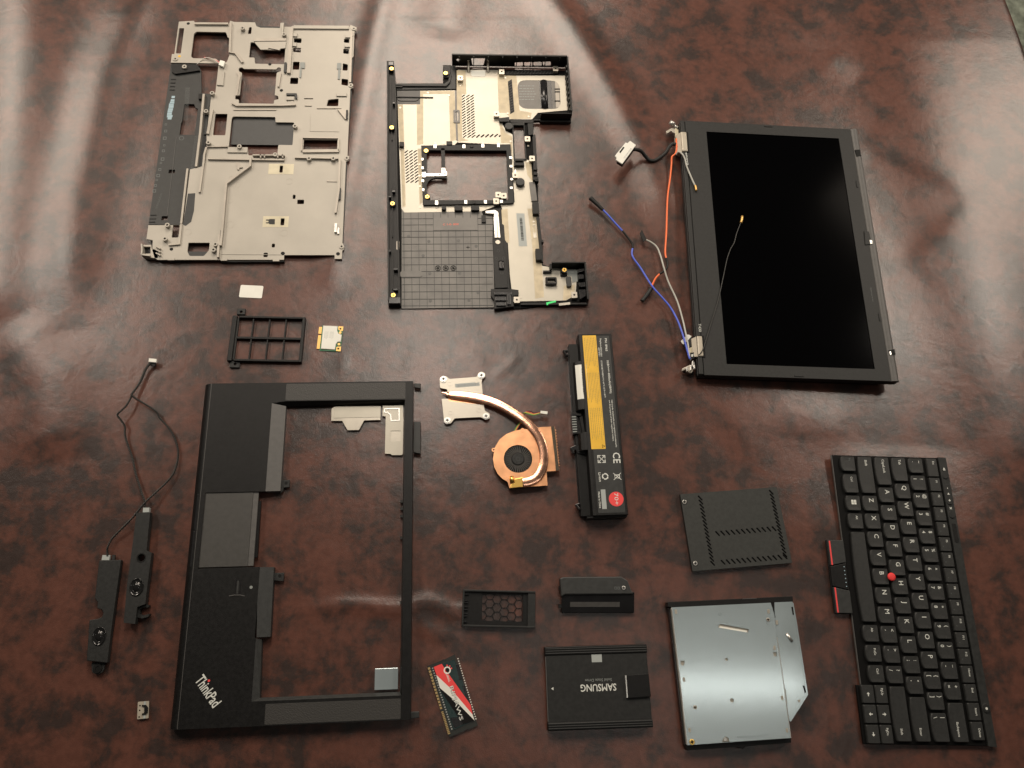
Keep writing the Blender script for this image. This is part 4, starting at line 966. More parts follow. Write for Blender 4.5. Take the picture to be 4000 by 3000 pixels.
    for ix in (-1, 1):
        for iy in (-1, 1):
            c = (-1.0 + ix * 1.3, .6 + iy * 1.45); parts.append(prism_geo([(c[0]-1.15, c[1]-1.25-(.1*ix)), (c[0]+1.15, c[1]-1.25+(.1*ix)), (c[0]+1.15, c[1]+1.25), (c[0]-1.15, c[1]+1.25)], zk + .02, zk + .06))
    v, f = join_geo(parts); mesh_obj("legend", v, f, WP, wk)
    key(82.6, 177, y - 9.4, y + 9.4, [("_", 8, 11.5, 1.5, "faint_print")])
    def arrow(o, rotz):
        V = [(-.45,-1.9),(.45,-1.9),(.45,.1),(1.7,.1),(0,1.9),(-1.7,.1),(-.45,.1)]
        ca, sa = math.cos(rotz), math.sin(rotz); V = [(x*ca - yy*sa, x*sa + yy*ca) for x, yy in V]
        v, f = prism_geo(V, zk + .02, zk + .06); mesh_obj("legend", v, f, WP, o)
    for i, (up, dn) in enumerate((("PgUp", math.pi/2), (None, math.pi), ("PgDn", -math.pi/2))):
        x0 = 235.4 + i * 18.2
        k1 = key(x0, x0 + 18, -61.2, -48.2, [(up, 6.5, 7, 2.2, WP)] if up else [], flat=True)
        if not up: arrow(k1, 0)
        k2 = key(x0, x0 + 18, -75.2, -61.6, flat=True, material="dark_grey" if i == 1 else "key_cap"); arrow(k2, dn)
    xs = [0.4, 22.0] + [22.0 + 16.15 * i for i in range(1, 13)]
    fk = ["Esc"] + ["F%d" % i for i in range(1, 13)]
    for i, s_ in enumerate(fk): key(xs[i], xs[i + 1], 31.6, 44.6, [(s_, 3.2 + len(s_) * .8, 8, 2.1, WP)] + ([("o", 10.5, 3.2, 1.5, "faint_print")] if i > 1 else []), flat=True)
    x = xs[-1]
    for s_, w in (("Home", 17.4), ("End", 17.4), ("Insert", 17.4), ("Delete", 285.9 - x - 52.2)):
        key(x, x + w, 31.6, 44.6, [(s_, 3.4 + len(s_) * .9 if s_ != "Delete" else w - 7.5, 8, 2.1, WP)], flat=True); x += w
    # buttons on the top bar
    for x, r in ((18.8, 4.2), (62.1, 4.2), (255.9, 4.4)):
        disc("round_button", (x, 51.6), r, 3, 5.6, "black_matte", T, 24, bevel=.5)
    vb = prism("volume_rocker", rounded(rect(29, 47.8, 51.5, 55.4), 3.4, 5), 3, 5.7, "black_matte", T, bevel=.4)
    for t, x in (("-", 33.5), ("+", 47)): text_c(vb, t, (x, 51.6), 3.4, 5.76, WP, bold=.02)
    def speaker_icon(x, crossed):
        g = [prism_geo([(x-1.3,51.1),(x-.5,51.1),(x+.6,50.2),(x+.6,53),(x-.5,52.1),(x-1.3,52.1)], 5.3, 5.82)]
        if crossed: g += [prism_geo(strip([(x+.9,50.4),(x+1.7,52.8)], .35), 5.3, 5.8), prism_geo(strip([(x+.9,52.8),(x+1.7,50.4)], .35), 5.3, 5.81)]
        v, f = join_geo(g); mesh_obj("icon", v, f, WP, T)
    speaker_icon(40, False); speaker_icon(12, True)
    text_c(T, "x", (55.5, 51.6), 3.4, 5.3, WP, bold=.02, name="icon")
    disc("power_light", (256.2, 51.8), 1.2, 5.5, 5.75, WP, T, 14)
    prism("logo_plate", rounded(rect(72, 48.5, 92, 54.5), 2, 4), 3, 5.0, "black_plastic", T)
    # pointing stick
    c = (T.p(ZK1, (868,1440), 9)); c = (c[0], c[1])
    V = []; F = []; n = 20; prof = [(2.6, 3.5), (2.9, 7.2), (4.1, 7.8), (4.3, 8.8), (3.9, 9.6), (2.6, 10.0), (.8, 10.1)]
    for r, z in prof: V += [(c[0] + r * math.cos(2*math.pi*i/n), c[1] + r * math.sin(2*math.pi*i/n), z) for i in range(n)]
    for j in range(len(prof) - 1):
        for i in range(n): F.append([j*n+i, j*n+(i+1) % n, (j+1)*n+(i+1) % n, (j+1)*n+i])
    F.append([(len(prof)-1)*n+i for i in range(n)]); mesh_obj("pointing_stick", V, F, "red_cap", T, smooth=True)
    # pointer buttons on the near side
    prism("button_tray", rect(92.5, -91.2, 168, -72.5), 1.2, 3.2, "black_plastic", T, bevel=.5)
    for x0, x1, sx in ((93.2, 122, 1), (139, 167.4, -1)):
        if sx > 0: poly_ = [(x0,-90.6),(119.6,-90.6),(115.8,-73.2),(x0,-73.2)]
        else: poly_ = [(141.4,-90.6),(x1,-90.6),(x1,-73.2),(145.2,-73.2)]
        bt = prism("pointer_button", poly_, 3.2, 6.2, "dark_grey", T, bevel=.5)
        a0, a1 = (x0 + .8, 119.0) if sx > 0 else (142, x1 - .6)
        prism("red_stripe", rect(a0, -89.4, a1, -87.9), 6.2, 6.3, "red_print", bt)
    mb = prism("pointer_button", [(120.6,-90.9),(140.4,-90.9),(144.2,-73.6),(116.8,-73.6)], 3.2, 6.0, "black_plastic", T, bevel=.5)
    for i in range(6): disc("blue_dot", (120.6 + i * 4, -76.2), .55, 6, 6.3, "blue_print", mb, 10)
keyboard()

# ------------------------------------------------------------------ palm rest with keyboard bezel
def palmrest():
    zt = 11.0; D = 1474.7
    T = Thing("palm_rest", "black laptop palm rest and keyboard surround with touchpad, large empty opening", "palm rest", ZP, (2027, 82), (2006, 2866), zt, 90)
    P = lambda pts, z=zt, **k: T.poly(ZP, pts, z, **k)
    outer = P([(370,100),(2027,82),(2030,690),(2020,1480),(2006,2866),(810,2912),(92,2958)])
    hole = P([(868,263),(985,243),(1968,236),(1960,700),(1945,1475),(1932,2668),(700,2718),(735,2200),(742,2190),(755,1612),(258,1622),(325,1000),(815,988)], snap=True)
    prism("deck", outer, zt - 2.2, zt, "black_plastic", T, holes=[hole])
    ox = [q[0] for q in outer]; oy = [q[1] for q in outer]; X0, X1, Y0, Y1 = min(ox), max(ox), min(oy), max(oy)
    # walls down to the table
    box("outer_wall", X1 - 1.8, X1 - .05, Y0 + .1, Y1 - .1, .4, zt - 2.2, "black_plastic", T)
    box("outer_wall", X0, X1 - 1.8, Y1 - 1.8, Y1 - .05, .4, zt - 2.2, "black_plastic", T)
    box("outer_wall", X0, X1 - 1.8, Y0 + .05, Y0 + 1.8, .4, zt - 2.2, "black_plastic", T)
    # rounded front edge
    n = 6; V = []; w = 9.0
    for y in (Y0 + .05, Y1 - .05):
        for j in range(n + 1):
            a = math.pi / 2 * j / n; V.append((X0 - w * math.sin(a) ** 1.2, y, 1.5 + (zt - .25 - 1.5) * (1 - (1 - math.cos(a)) ** 1.0)))
        V.append((X0, y, 1.5))
    m = n + 2; F = [[j, j + 1, m + j + 1, m + j] for j in range(n + 1)] + [list(range(m)), [m + j for j in range(m)]]
    mesh_obj("front_edge", V, F, "black_plastic", T)
    box("crest_highlight", X0 - .35, X0 + .15, Y0 + .3, Y1 - .3, zt - .5, zt + .12, "mid_grey", T, bevel=.15)  # grey line painted in for the highlight along the front edge
    def slope(nm, q, zs, m):
        pts = [T.p(ZP, p_, z_) for p_, z_ in zip(q, zs)]; k = len(pts)
        v = [(a[0], a[1], z_) for a, z_ in zip(pts, zs)] + [(a[0], a[1], 1.0) for a in pts]
        return mesh_obj(nm, v, [list(range(k)), [k + i for i in range(k)]] + [[i, (i+1) % k, k + (i+1) % k, k + i] for i in range(k)], m, T)
    slope("bevel_strip", [(868,263),(984,288),(938,985),(815,988)], [zt, zt - 3, zt - 3, zt], "mid_grey")  # paler grey stands for the gloss reflected on this slope
    slope("bevel_strip", [(755,1612),(885,1612),(855,2185),(742,2190)], [zt, zt - 3, zt - 3, zt], "dark_grey")
    slope("bevel_strip", [(737,2200),(785,2205),(768,2688),(700,2718)], [zt, zt - 4, zt - 4, zt], "dark_grey")
    slope("inner_lip", [(868,263),(985,243),(1968,236),(1958,262),(985,292)], [zt, zt, zt, 5, 5], "black_plastic")
    slope("inner_lip", [(1968,236),(1958,262),(1922,2645),(1932,2668)], [zt, 6, 6, zt], "dark_grey")
    slope("inner_lip", [(700,2718),(1932,2668),(1918,2640),(768,2688)], [zt, zt, 7, 7], "dark_grey")
    # touchpad
    prism("touchpad", P([(322,1003),(712,992),(672,1604),(262,1618)], zt - 1), zt - 3, zt - 1, "pad_grey", T, bevel=.3)
    prism("touchpad_edge", P([(712,992),(757,990),(718,1602),(674,1604)], zt - 1.4), zt - 4, zt - 1.4, "mid_grey", T, bevel=.3)
    prism("touchpad_tray", P([(757,1070),(778,1068),(748,1530),(722,1535)], 6, snap=False), 3, 6, "black_plastic", T)
    for i, (a, b2) in enumerate(((1008, 1308), (1314, 1618))):
        f0 = lambda y: 322 - (y - 1003) * .0975; g0 = lambda y: 245 - (y - 1008) * .104
        prism("touchpad_button", P([(g0(a)+8,a),(f0(a)-6,a),(f0(b2)-6,b2-3),(g0(b2)+8,b2-3)], zt - 1, snap=False), zt - 5, zt - .8, "black_gloss", T, bevel=.8)
    text_c(T, "UltraNav", T.p(ZP, (700,1140), zt), .1, zt - 1.3, "pad_grey") if False else None
    # speaker grilles
    prism("speaker_grille", rounded(P([(985,104),(1968,93),(1966,226),(982,239)], zt), 1), zt - .5, zt + .06, "grille", T)
    prism("speaker_grille", rounded(P([(815,2742),(1930,2690),(1926,2862),(808,2908)], zt), 1), zt - .5, zt + .06, "grille", T)
    # tabs for screws and hinges
    for q, z0, z1, m in [([(2033,97),(2092,100),(2092,142),(2040,134)], 4, 7, "dark_grey"), ([(2033,412),(2092,415),(2090,680),(2033,668)], 3, 8, "dark_grey"), ([(2008,2806),(2082,2796),(2080,2852),(2010,2862)], 3, 7, "dark_grey")]:
        prism("hinge_tab", P(q, z1), z0, z1, m, T, bevel=.6)
    for q, c in (([(935,897),(1015,893),(1012,955),(965,958),(960,985),(935,1008)], (985,920)), ([(882,1660),(970,1658),(962,1730),(880,1722)], (932,1685))):
        prism("screw_tab", P(q, 5, snap=False), 3, 5, "black_matte", T, bevel=.4); disc("screw_hole", T.p(ZP, c, 5.1), 1.7, 5, 5.08, "print_black", T, 14)
    # bright metal shields under the rear bar
    prism("metal_shield", P([(1358,308),(1385,290),(1765,286),(1762,402),(1628,406),(1585,485),(1490,487),(1445,410),(1355,410)], 4, snap=False), 3, 4, "nickel", T, bevel=.3)
    prism("shield_fold", P([(1388,292),(1764,288),(1762,378),(1378,386)], 4.3, snap=False), 4, 4.3, "sheet_silver", T, bevel=.2)
    sh = [(1780,284),(1946,282),(1950,405),(1945,680),(1935,690),(1855,690),(1845,680),(1798,678),(1805,372),(1778,368)]
    prism("metal_shield", P(sh, 4, snap=False), 3, 4, "sheet_silver", T, holes=[P([(1846,490),(1928,490),(1926,576),(1844,576)], 4)])
    prism("shield_window", P([(1842,488),(1930,488),(1928,578),(1842,578)], 3.4), 2.6, 3.4, "nickel", T)
    prism("shield_emboss", strip([T.p(ZP, q, 4) for q in [(1795,310),(1915,308),(1916,405),(1850,408),(1845,360),(1822,340),(1795,338),(1795,310)]], 1.2), 4, 4.5, "steel", T)
    prism("metal_shield", P([(1715,2447),(1908,2440),(1905,2620),(1712,2623)], 4), 3, 4, "drive_plain", T, bevel=.4)
    # little notches of the inner right side
    for y in (1060, 1120, 1180, 1360, 1890, 2280): prism("side_catch", P([(1922,y),(1946,y),(1945,y+22),(1924,y+22)], 5), 2, 5, "black_matte", T)
    # finger print reader, light, latch on the front edge
    fp = prism("fingerprint_reader", P([(566,1714),(616,1712),(608,1838),(558,1840)], zt), zt, zt + .25, "black_gloss", T, holes=[P([(574,1722),(608,1720),(601,1830),(566,1832)], zt)])
    prism("fingerprint_sensor", P([(583,1724),(598,1723),(590,1830),(576,1831)], zt), zt, zt + .2, "dark_grey", fp)
    prism("fingerprint_lip", strip([T.p(ZP, q, zt) for q in [(515,1850),(560,1842),(610,1842),(645,1850)]], .7), zt, zt + .5, "mid_grey", fp)
    disc("reader_light", T.p(ZP, (697,1778), zt), 1.5, zt - .1, zt + .12, "grey_print", T, 16)
    prism("front_latch", P([(312,358),(342,352),(336,418),(308,420)], 7, snap=False), 4, 7.5, "magnesium_rib", T)
    # logo
    a, b2 = T.p(ZP, (232, D + 1072), zt), T.p(ZP, (383, D + 1300), zt)
    lg = text(T, "ThinkPad", a, b2, zt + .08, "white_print", h=9.8, bold=.012, name="logo_lettering")
    disc("logo_dot", T.p(ZP, (350, D + 1072), zt), 1.15, zt, zt + .22, "red_print", lg, 14)
palmrest()

# ------------------------------------------------------------------ heat sink with fan
def heatsink():
    T = Thing("heat_sink_fan", "copper laptop cooler with curved heat pipe and black blower fan", "heat sink", ZH, (150, 780), (500, 740), 4)
    P = lambda pts, z, **k: T.poly(ZH, pts, z, snap=False, **k)
    arms = [(140,410),(165,390),(198,395),(218,415),(440,398),(455,365),(478,355),(508,368),(510,395),(485,415),(480,440),(490,540),(205,540),(200,500),(142,488)]
    prism("cold_plate", rounded(P(arms, 4.5), 1, 2), 3.2, 4.5, "nickel", T, bevel=.2)
    arms2 = [(155,575),(210,575),(215,595),(498,625),(505,672),(545,695),(545,735),(520,748),(495,740),(475,725),(262,735),(232,775),(205,782),(175,765),(172,730)]
    prism("cold_plate", rounded(P(arms2, 4.5), 1, 2), 3.2, 4.5, "nickel", T, bevel=.2)
    prism("cold_plate_base", P([(205,500),(488,530),(500,630),(212,600)], 3.2), .6, 3.2, "copper", T)
    for x, y in [(170,416),(478,385),(202,750),(516,716)]:
        c = T.p(ZH, (x, y), 6); ring("screw_collar", c, 3.0, 3.6, 3.2, 5.4, "steel", T, 18)
        tube("screw_spring", [(c[0], c[1], .4), (c[0], c[1], 4)], 1.8, "steel", T, k=10, sub=0); screw(T, c, 2.9, 6.3, h=3)
    for x, y in [(220,455),(437,432),(460,668),(228,690)]: ring("rivet", T.p(ZH, (x, y), 4.6), 1.6, 2.5, 4.4, 4.75, "nickel", T, 18)
    lab = prism("serial_label", P([(265,455),(462,440),(464,470),(268,486)], 4.6), 4.5, 4.6, "grey_label", T)
    parts = []
    for i in range(34):
        x = 285 + i * 5; y = 461 - (x - 285) * .08; w = random.choice([1.5, 3])
        parts.append(prism_geo(P([(x,y),(x+w,y),(x+w,y+18),(x,y+18)], 4.7), 4.6, 4.65))
    v, f = join_geo(parts); mesh_obj("bar_code", v, f, "fine_print_grey", lab)
    # fan housing
    hs = [(820,822),(745,835),(680,862),(625,905),(585,975),(572,1060),(582,1130),(610,1185),(650,1225),(690,1250),(705,1300),(1015,1278),(1005,1165),(1110,1158),(1072,800),(960,805),(860,822)]
    c = T.p(ZH, (775,1062), 9)
    ih = circ(c[0], c[1], 15.2, 40)
    prism("fan_lid", P(hs, 9), 8, 9, "copper", T, holes=[ih])
    body = [(820,822),(745,835),(680,862),(625,905),(585,975),(572,1060),(582,1130),(610,1185),(650,1225),(690,1250),(705,1300),(1010,1275),(1000,1165),(960,830)]
    prism("fan_housing", P(body, 8), .5, 8, "black_plastic", T, holes=[circ(c[0], c[1], 24, 40)] if False else [ih])
    prism("fin_block", P([(975,815),(1072,800),(1108,1158),(1005,1165)], 8), 1, 7.9, "copper", T)
    foam = P([(1042,802),(1070,800),(1090,1000),(1108,1155),(1082,1160),(1068,1010)], 9.1); prism("foam_strip", foam, 7.9, 9.8, "foam", T)
    for i in range(14):
        y = 830 + i * 22; prism("fin", P([(1072+i*2.3,y),(1082+i*2.3,y),(1082+i*2.3,y+6),(1072+i*2.3,y+6)], 6), 1.5, 7.6, "copper", T)
    for x, y in [(812,830),(578,990),(680,1222)]:
        ring("mount_ear", T.p(ZH, (x, y), 9.4), 1.0, 2.3, 6, 9.4, "copper", T, 14)
    # impeller
    disc("fan_floor", c, 15.1, .6, 1.4, "black_plastic", T, 40)
    disc("fan_hub", c, 6.6, 1.4, 8.6, "black_matte", T, 32, bevel=.8)
    ring("fan_hub_ring", c, 1.5, 2.4, 8.5, 8.9, "dark_grey", T, 20)
    for a in range(5): disc("hub_dimple", (c[0] + 4.2 * math.cos(a*1.2566+.4), c[1] + 4.2 * math.sin(a*1.2566+.4)), .55, 8.5, 8.66, "print_black", T, 10)
    N = 37; bl = None
    for i in range(N):
        a = 2 * math.pi * i / N
        if bl is None:
            pts = [(7.2 + t * 7.6, 1.9 * math.sin(t * 1.6) ) for t in (0, .25, .5, .75, 1)]
            q = [(x, y - .2) for x, y in pts] + [(x, y + .2) for x, y in pts[::-1]]
            v, f = prism_geo(q, 1.6, 8.3); o = mesh_obj("fan_blade", v, f, "blade_grey", T); bl = o.data
        else:
            o = bpy.data.objects.new("fan_blade", bl); COL.objects.link(o); o.parent = T.e
        o.location = (c[0] * MM, c[1] * MM, 0); o.rotation_euler = (0, 0, a)
    # heat pipe: flattened copper tube
    mid = [(155,528,4.6),(185,530,4.6),(225,545,4.8),(300,550,5),(400,562,5.3),(500,582,6),(600,615,7),(700,665,8),(800,730,9),(880,800,9.6),(940,880,9.8),(975,970,9.8),(985,1060,9.8),(972,1140,9.8),(930,1210,9.8),(870,1245,9.8),(810,1255,9.8)]
    wid = [4, 5, 26, 34, 35, 35, 35, 34, 34, 34, 34, 34, 33, 33, 33, 33, 32]
    C = [Vector(T.p3(ZH, (x, y), z)) for x, y, z in mid]; S_ = smooth_path(C, 5); V = []; F = []; k = 12
    for i, p in enumerate(S_):
        d = (S_[min(len(S_)-1, i+1)] - S_[max(0, i-1)]); d.z = 0; d.normalize(); s_ = Vector((d.y, -d.x, 0)); t = i / 5; j0 = min(int(t), len(wid)-2); w = (wid[j0] + (wid[j0+1]-wid[j0]) * (t - j0)) * .48213 / 3.3 ; h = 1.6 if w > 2 else .6
        for j in range(k):
            a = 2*math.pi*j/k; ca, sa = math.cos(a), math.sin(a)
            V.append(tuple(p + s_ * w * math.copysign(abs(ca) ** .32, ca) + Vector((0, 0, h * math.copysign(abs(sa) ** .5, sa)))))
    for i in range(len(S_) - 1):
        for j in range(k): F.append([i*k+j, i*k+(j+1) % k, (i+1)*k+(j+1) % k, (i+1)*k+j])
    F.append(list(range(k))); F.append([(len(S_)-1)*k+j for j in range(k)])
    mesh_obj("heat_pipe", V, F, "copper_pipe", T, smooth=True)
    prism("pipe_clamp", P([(745,1225),(818,1210),(820,1290),(712,1300),(718,1262),(745,1258)], 10.6), 9, 10.6, "brass", T, bevel=.4)
    a, b2 = T.p3(ZH, (722,1205), 10.6), T.p3(ZH, (728,1255), 10.6); tube("clamp_roll", [a, b2], 2.3, "brass", T, k=14, sub=0)
    text(T, "C2019", T.p(ZH, (868,775), 11), T.p(ZH, (905,830), 11), 11.36, "copper", h=2.0) if False else None
    # fan lead
    for i, m in enumerate(("green_wire", "yellow_wire", "red_wire", "black_wire")):
        o_ = i * 7
        tube("fan_lead", [T.p3(ZH, q, z) for q, z in [((745+o_,835),4),((765+o_,800),4.5),((790+o_,768),4.2),((812+o_*.4,725),4),((822+o_,690-o_*.4),6),((858+o_,700-o_),9),((905,708-o_*.8),10),((965,688-o_*.3),9.5)]], .5, m, T, k=6)
    prism("fan_plug", P([(958,672),(1016,678),(1012,702),(955,694)], 11), 7, 11, "white_label", T, bevel=.3)
heatsink()

# ------------------------------------------------------------------ battery
def battery():
    zt = 19.0
    T = Thing("battery_pack", "long black laptop battery with yellow warning label and red dot", "battery", ZT, (495, 48), (632, 1510), zt, 90)
    P = lambda pts, z=zt, **k: T.poly(ZT, pts, z, **k)
    top = P([(290,52),(493,48),(634,1512),(385,1525)]); xs = [q[0] for q in top]; ys = [q[1] for q in top]; X0, X1, Y0, Y1 = min(xs), max(xs), min(ys), max(ys)
    # local x across, y along; the near long side is a rounded shoulder then a low ledge
    xl = T.p(ZT, (150, 200), 6)[0]; xm = T.p(ZT, (232, 200), 12)[0]; xt = T.p(ZT, (268, 300), zt)[0]
    prof = [(X1, .5), (X1, zt - .8), (X1 - .8, zt), (xt + .5, zt), (xt - 2.5, zt - 1), (xm + .5, zt - 5), (xm - .5, zt - 9), (xm - .7, .5)]
    n = len(prof); V = [(x, Y0, z) for x, z in prof] + [(x, Y1, z) for x, z in prof]
    mesh_obj("cell_case", V, [[i, (i+1) % n, n+(i+1) % n, n+i] for i in range(n)] + [list(range(n)), [n+i for i in range(n)]], "black_plastic", T, bevel=.5)
    box("front_ledge", xl, xm, Y0 + 1.5, Y1 - 7, .5, 7.5, "black_plastic", T, bevel=.6)
    box("ledge_rib", xl - 1, xl, Y0 + 3, Y1 - 9, .5, 3, "black_gloss", T)
    box("end_lip", xt - 8, X1 - .6, Y0 - 1.6, Y0, .5, zt - 4, "black_plastic", T); box("end_lip", xm, X1 - 1, Y1, Y1 + 2, .5, zt - 5, "black_plastic", T)
    # raised shoulder block with the serial label
    def q2(y): return T.p(ZT, (200, y), 14)[1]
    ya, yb = T.p(ZT, (190,280), 14)[1], T.p(ZT, (230,672), 14)[1]
    def shoulder(ya, yb):
        pr = [(xm, .6), (xm - 7.5, .6), (xm - 8, 12), (xm - 6, zt - 3.4), (xm - 2.5, zt - 1.4), (xt - 1, zt - 1.0), (xt, 6)]
        n = len(pr); V = [(x, ya, z) for x, z in pr] + [(x, yb, z) for x, z in pr]
        return mesh_obj("shoulder", V, [[i, (i+1) % n, n+(i+1) % n, n+i] for i in range(n)] + [list(range(n)), [n+i for i in range(n)]], "black_plastic", T, bevel=.7)
    shoulder(ya, yb)
    shoulder(T.p(ZT, (215,855), 14)[1], T.p(ZT, (260,1000), 14)[1])
    sl = P([(210,300),(278,298),(294,575),(222,577)], zt - 1, snap=False)
    x_s = [(sl[0][0] + sl[3][0]) / 2, (sl[1][0] + sl[2][0]) / 2]; y_s = [(sl[0][1] + sl[1][1]) / 2, (sl[2][1] + sl[3][1]) / 2]
    V = []; k = 3
    for y in y_s: V += [(xm - 6.3, y, zt - 3.2), (xm - 2.5, y, zt - 1.2), (xt - 1, y, zt - .8), (xt + 2.8, y, zt + .25)]
    lb = mesh_obj("serial_label", V, [[0,1,5,4],[1,2,6,5],[2,3,7,6]], "white_label", T)
    parts = []; y = y_s[0] + (y_s[1] - y_s[0]) * .12; sg = 1 if y_s[1] > y_s[0] else -1
    while abs(y - y_s[0]) < abs(y_s[1] - y_s[0]) * .88:
        w = random.choice([.3, .5, .9]); yy = y + sg * w
        parts.append(([(xt - 2.6, y, zt - .84), (xt - .2, y, zt - .5), (xt - .2, yy, zt - .5), (xt - 2.6, yy, zt - .84)], [[0,1,2,3]])); y = yy + sg * random.choice([.3, .6])
    v, f = join_geo(parts); mesh_obj("bar_code", v, f, "print_black", lb)
    # connector and clips
    cy = T.p(ZT, (190,790), 10)[1]
    bl = prism("connector", P([(168,690),(222,688),(240,856),(184,865)], 10, snap=False), 2, 10, "black_gloss", T, bevel=.4)
    for i in range(7):
        y = 718 + i * 20
        prism("connector_slot", P([(172+i*1.6,y),(208+i*1.6,y),(209+i*1.6,y+9),(173+i*1.6,y+9)], 10.2), 10, 10.4, "grey_print", bl)
    prism("connector_arm", P([(205,690),(252,695),(252,715),(208,712)], 12, snap=False), 6, 12, "black_plastic", T, bevel=.4)
    prism("connector_arm", P([(235,720),(262,715),(282,850),(258,855)], 11, snap=False), 4, 11, "black_plastic", T, bevel=.4)
    prism("connector_arm", P([(215,840),(245,838),(246,856),(216,858)], 12, snap=False), 6, 12, "black_plastic", T)
    for q in [[(100,182),(140,175),(145,190),(120,193),(135,210),(150,212),(148,225),(128,225)], [(160,970),(205,950),(250,965),(315,1010),(312,1030),(220,1020),(205,990),(190,995),(198,1018),(180,1020)], [(200,1432),(235,1418),(245,1430),(222,1440),(238,1458),(248,1460),(246,1475),(228,1475)]]:
        prism("locking_clip", P(q, 9, snap=False), 3, 9, "black_gloss", T, bevel=.5)
    # labels
    dk = P([(262,60),(478,58),(620,1500),(382,1512)], zt + .1, snap=False)
    xa, xb = T.p(ZT, (365, 60), zt)[0], X1 - 3.5
    lab = prism("spec_label", rounded(rect(xt + 3.2, Y0 + 2.5, X1 - 3, Y1 - 2.5), 1.2), zt, zt + .12, "dark_grey", T)
    yl = P([(258,64),(365,61),(452,980),(333,986)], zt + .2, snap=False)
    xy0 = (yl[0][0] + yl[3][0]) / 2; xy1 = (yl[1][0] + yl[2][0]) / 2; yy0 = (yl[0][1] + yl[1][1]) / 2; yy1 = (yl[2][1] + yl[3][1]) / 2
    ylw = prism("warning_label", rounded(rect(xy0, min(yy0, yy1), xy1, max(yy0, yy1)), .6), zt + .12, zt + .2, "yellow_label", T)
    tx = lambda s_, a, b2, h, m="white_print", p=lab, nm="lettering": text(p, s_, T.p(ZT, a, zt + .2), T.p(ZT, b2, zt + .2), zt + (.16 if p is lab else .26), m, h=h, name=nm)
    tx("PN: 8965", (440,86), (448,190), 2.3); tx("10.8V=== 4400mAh(48Wh)", (456,266), (482,532), 2.3)
    tx("Replace:45N1001", (400,88), (408,232), 1.7); tx("42T4731", (386,160), (392,230), 1.7)
    tx("STORE BETWEEN 0\u00b0C~60\u00b0C 32\u00b0F~140\u00b0F", (408,266), (438,566), 1.5)
    tx("*All brands, trademarks and registered trademarks", (492,582), (530,968), 1.5); tx("are the property of their respective holders.", (474,588), (506,920), 1.5)
    tx("CE", (505,1012), (512,1098), 7.6); tx("Li-ion", (388,1175), (396,1248), 2.6); tx("Made in China", (385,1330), (398,1462), 2.0)
    # fine print blocks on the yellow label
    def fine(x0, x1, y0, y1, rows):
        parts = []
        for r in range(rows):
            xx = x0 + (x1 - x0) * r / max(1, rows - 1); t = 0; L = abs(y1 - y0) * random.uniform(.75, 1)
            while t < L:
                l = random.uniform(.6, 2.6); a = y0 + math.copysign(t, y1 - y0); b2 = y0 + math.copysign(min(t + l, L), y1 - y0)
                parts.append(prism_geo(rect(xx, min(a, b2), xx + .42, max(a, b2)), zt + .2, zt + .24)); t += l + .5
        v, f = join_geo(parts); o = mesh_obj("fine_print", v, f, "fine_print", ylw); o["kind"] = "stuff"
    dY = yy1 - yy0; dX = xy1 - xy0
    fine(xy0 + dX*.12, xy1 - dX*.10, yy0 + dY*.02, yy0 + dY*.30, 8); fine(xy0 + dX*.15, xy1 - dX*.08, yy0 + dY*.34, yy0 + dY*.62, 8); fine(xy0 + dX*.12, xy1 - dX*.08, yy0 + dY*.65, yy0 + dY*.96, 7)
    c = T.p(ZT, (430,960), zt + .2)
    tri = [(c[0]+1.9, c[1]), (c[0]-1.4, c[1]+1.9), (c[0]-1.4, c[1]-1.9)]; tr2 = [(c[0]+1.1, c[1]), (c[0]-1.0, c[1]+1.2), (c[0]-1.0, c[1]-1.2)]
    prism("warning_sign", tri, zt + .2, zt + .26, "print_black", ylw, holes=[tr2])
    # symbols
    c = T.p(ZT, (414,1064), zt + .2); r = 4.2; g = []
    for sx in (-1, 1):
        for sy in (-1, 1):
            A = lambda x, y: (c[0] + sx * x * r, c[1] + sy * y * r)
            g.append(prism_geo([A(.15,1),A(1,1),A(1,.82),A(.15,.82)], zt+.12, zt+.2)); g.append(prism_geo([A(1,.82),A(1,.15),A(.82,.15),A(.82,.82)], zt+.12, zt+.201))
            g.append(prism_geo([A(.1,.0),A(.0,.1),A(.5,.6),A(.35,.75),A(.7,.7),A(.75,.35),A(.6,.5)], zt+.12, zt+.202))
    v, f = join_geo(g); mesh_obj("recycling_symbol", v, f, "white_print", lab)
    c = T.p(ZT, (444,1205), zt + .2); g = []
    for i in range(3):
        a0 = i * 2.094; g.append(prism_geo(strip([(c[0] + 2.9 * math.cos(a0 + t), c[1] + 2.9 * math.sin(a0 + t)) for t in (0, .4, .8, 1.2, 1.5)], 1.2), zt+.12, zt+.2))
        a1 = a0 + 1.75; g.append(prism_geo([(c[0] + q_ * math.cos(a1 + e), c[1] + q_ * math.sin(a1 + e)) for q_, e in ((4.1,-.25),(2.9,.25),(1.7,-.25))], zt+.12, zt+.201))
    v, f = join_geo(g); mesh_obj("recycling_symbol", v, f, "white_print", lab)
    c = T.p(ZT, (542,1205), zt + .2); g = [prism_geo(strip([(c[0]-4, c[1]-3.6), (c[0]+4, c[1]+3.6)], .6), zt+.12, zt+.2), prism_geo(strip([(c[0]-4, c[1]+3.6), (c[0]+4, c[1]-3.6)], .6), zt+.12, zt+.201),
        prism_geo(strip([(c[0]+2.4, c[1]-2.2), (c[0]+2.4, c[1]+2.2)], .7), zt+.12, zt+.202), prism_geo(strip([(c[0]+2.2, c[1]-1.9), (c[0]-2.6, c[1]-1.4), (c[0]-2.6, c[1]+1.4), (c[0]+2.2, c[1]+1.9)], .5), zt+.12, zt+.203)]
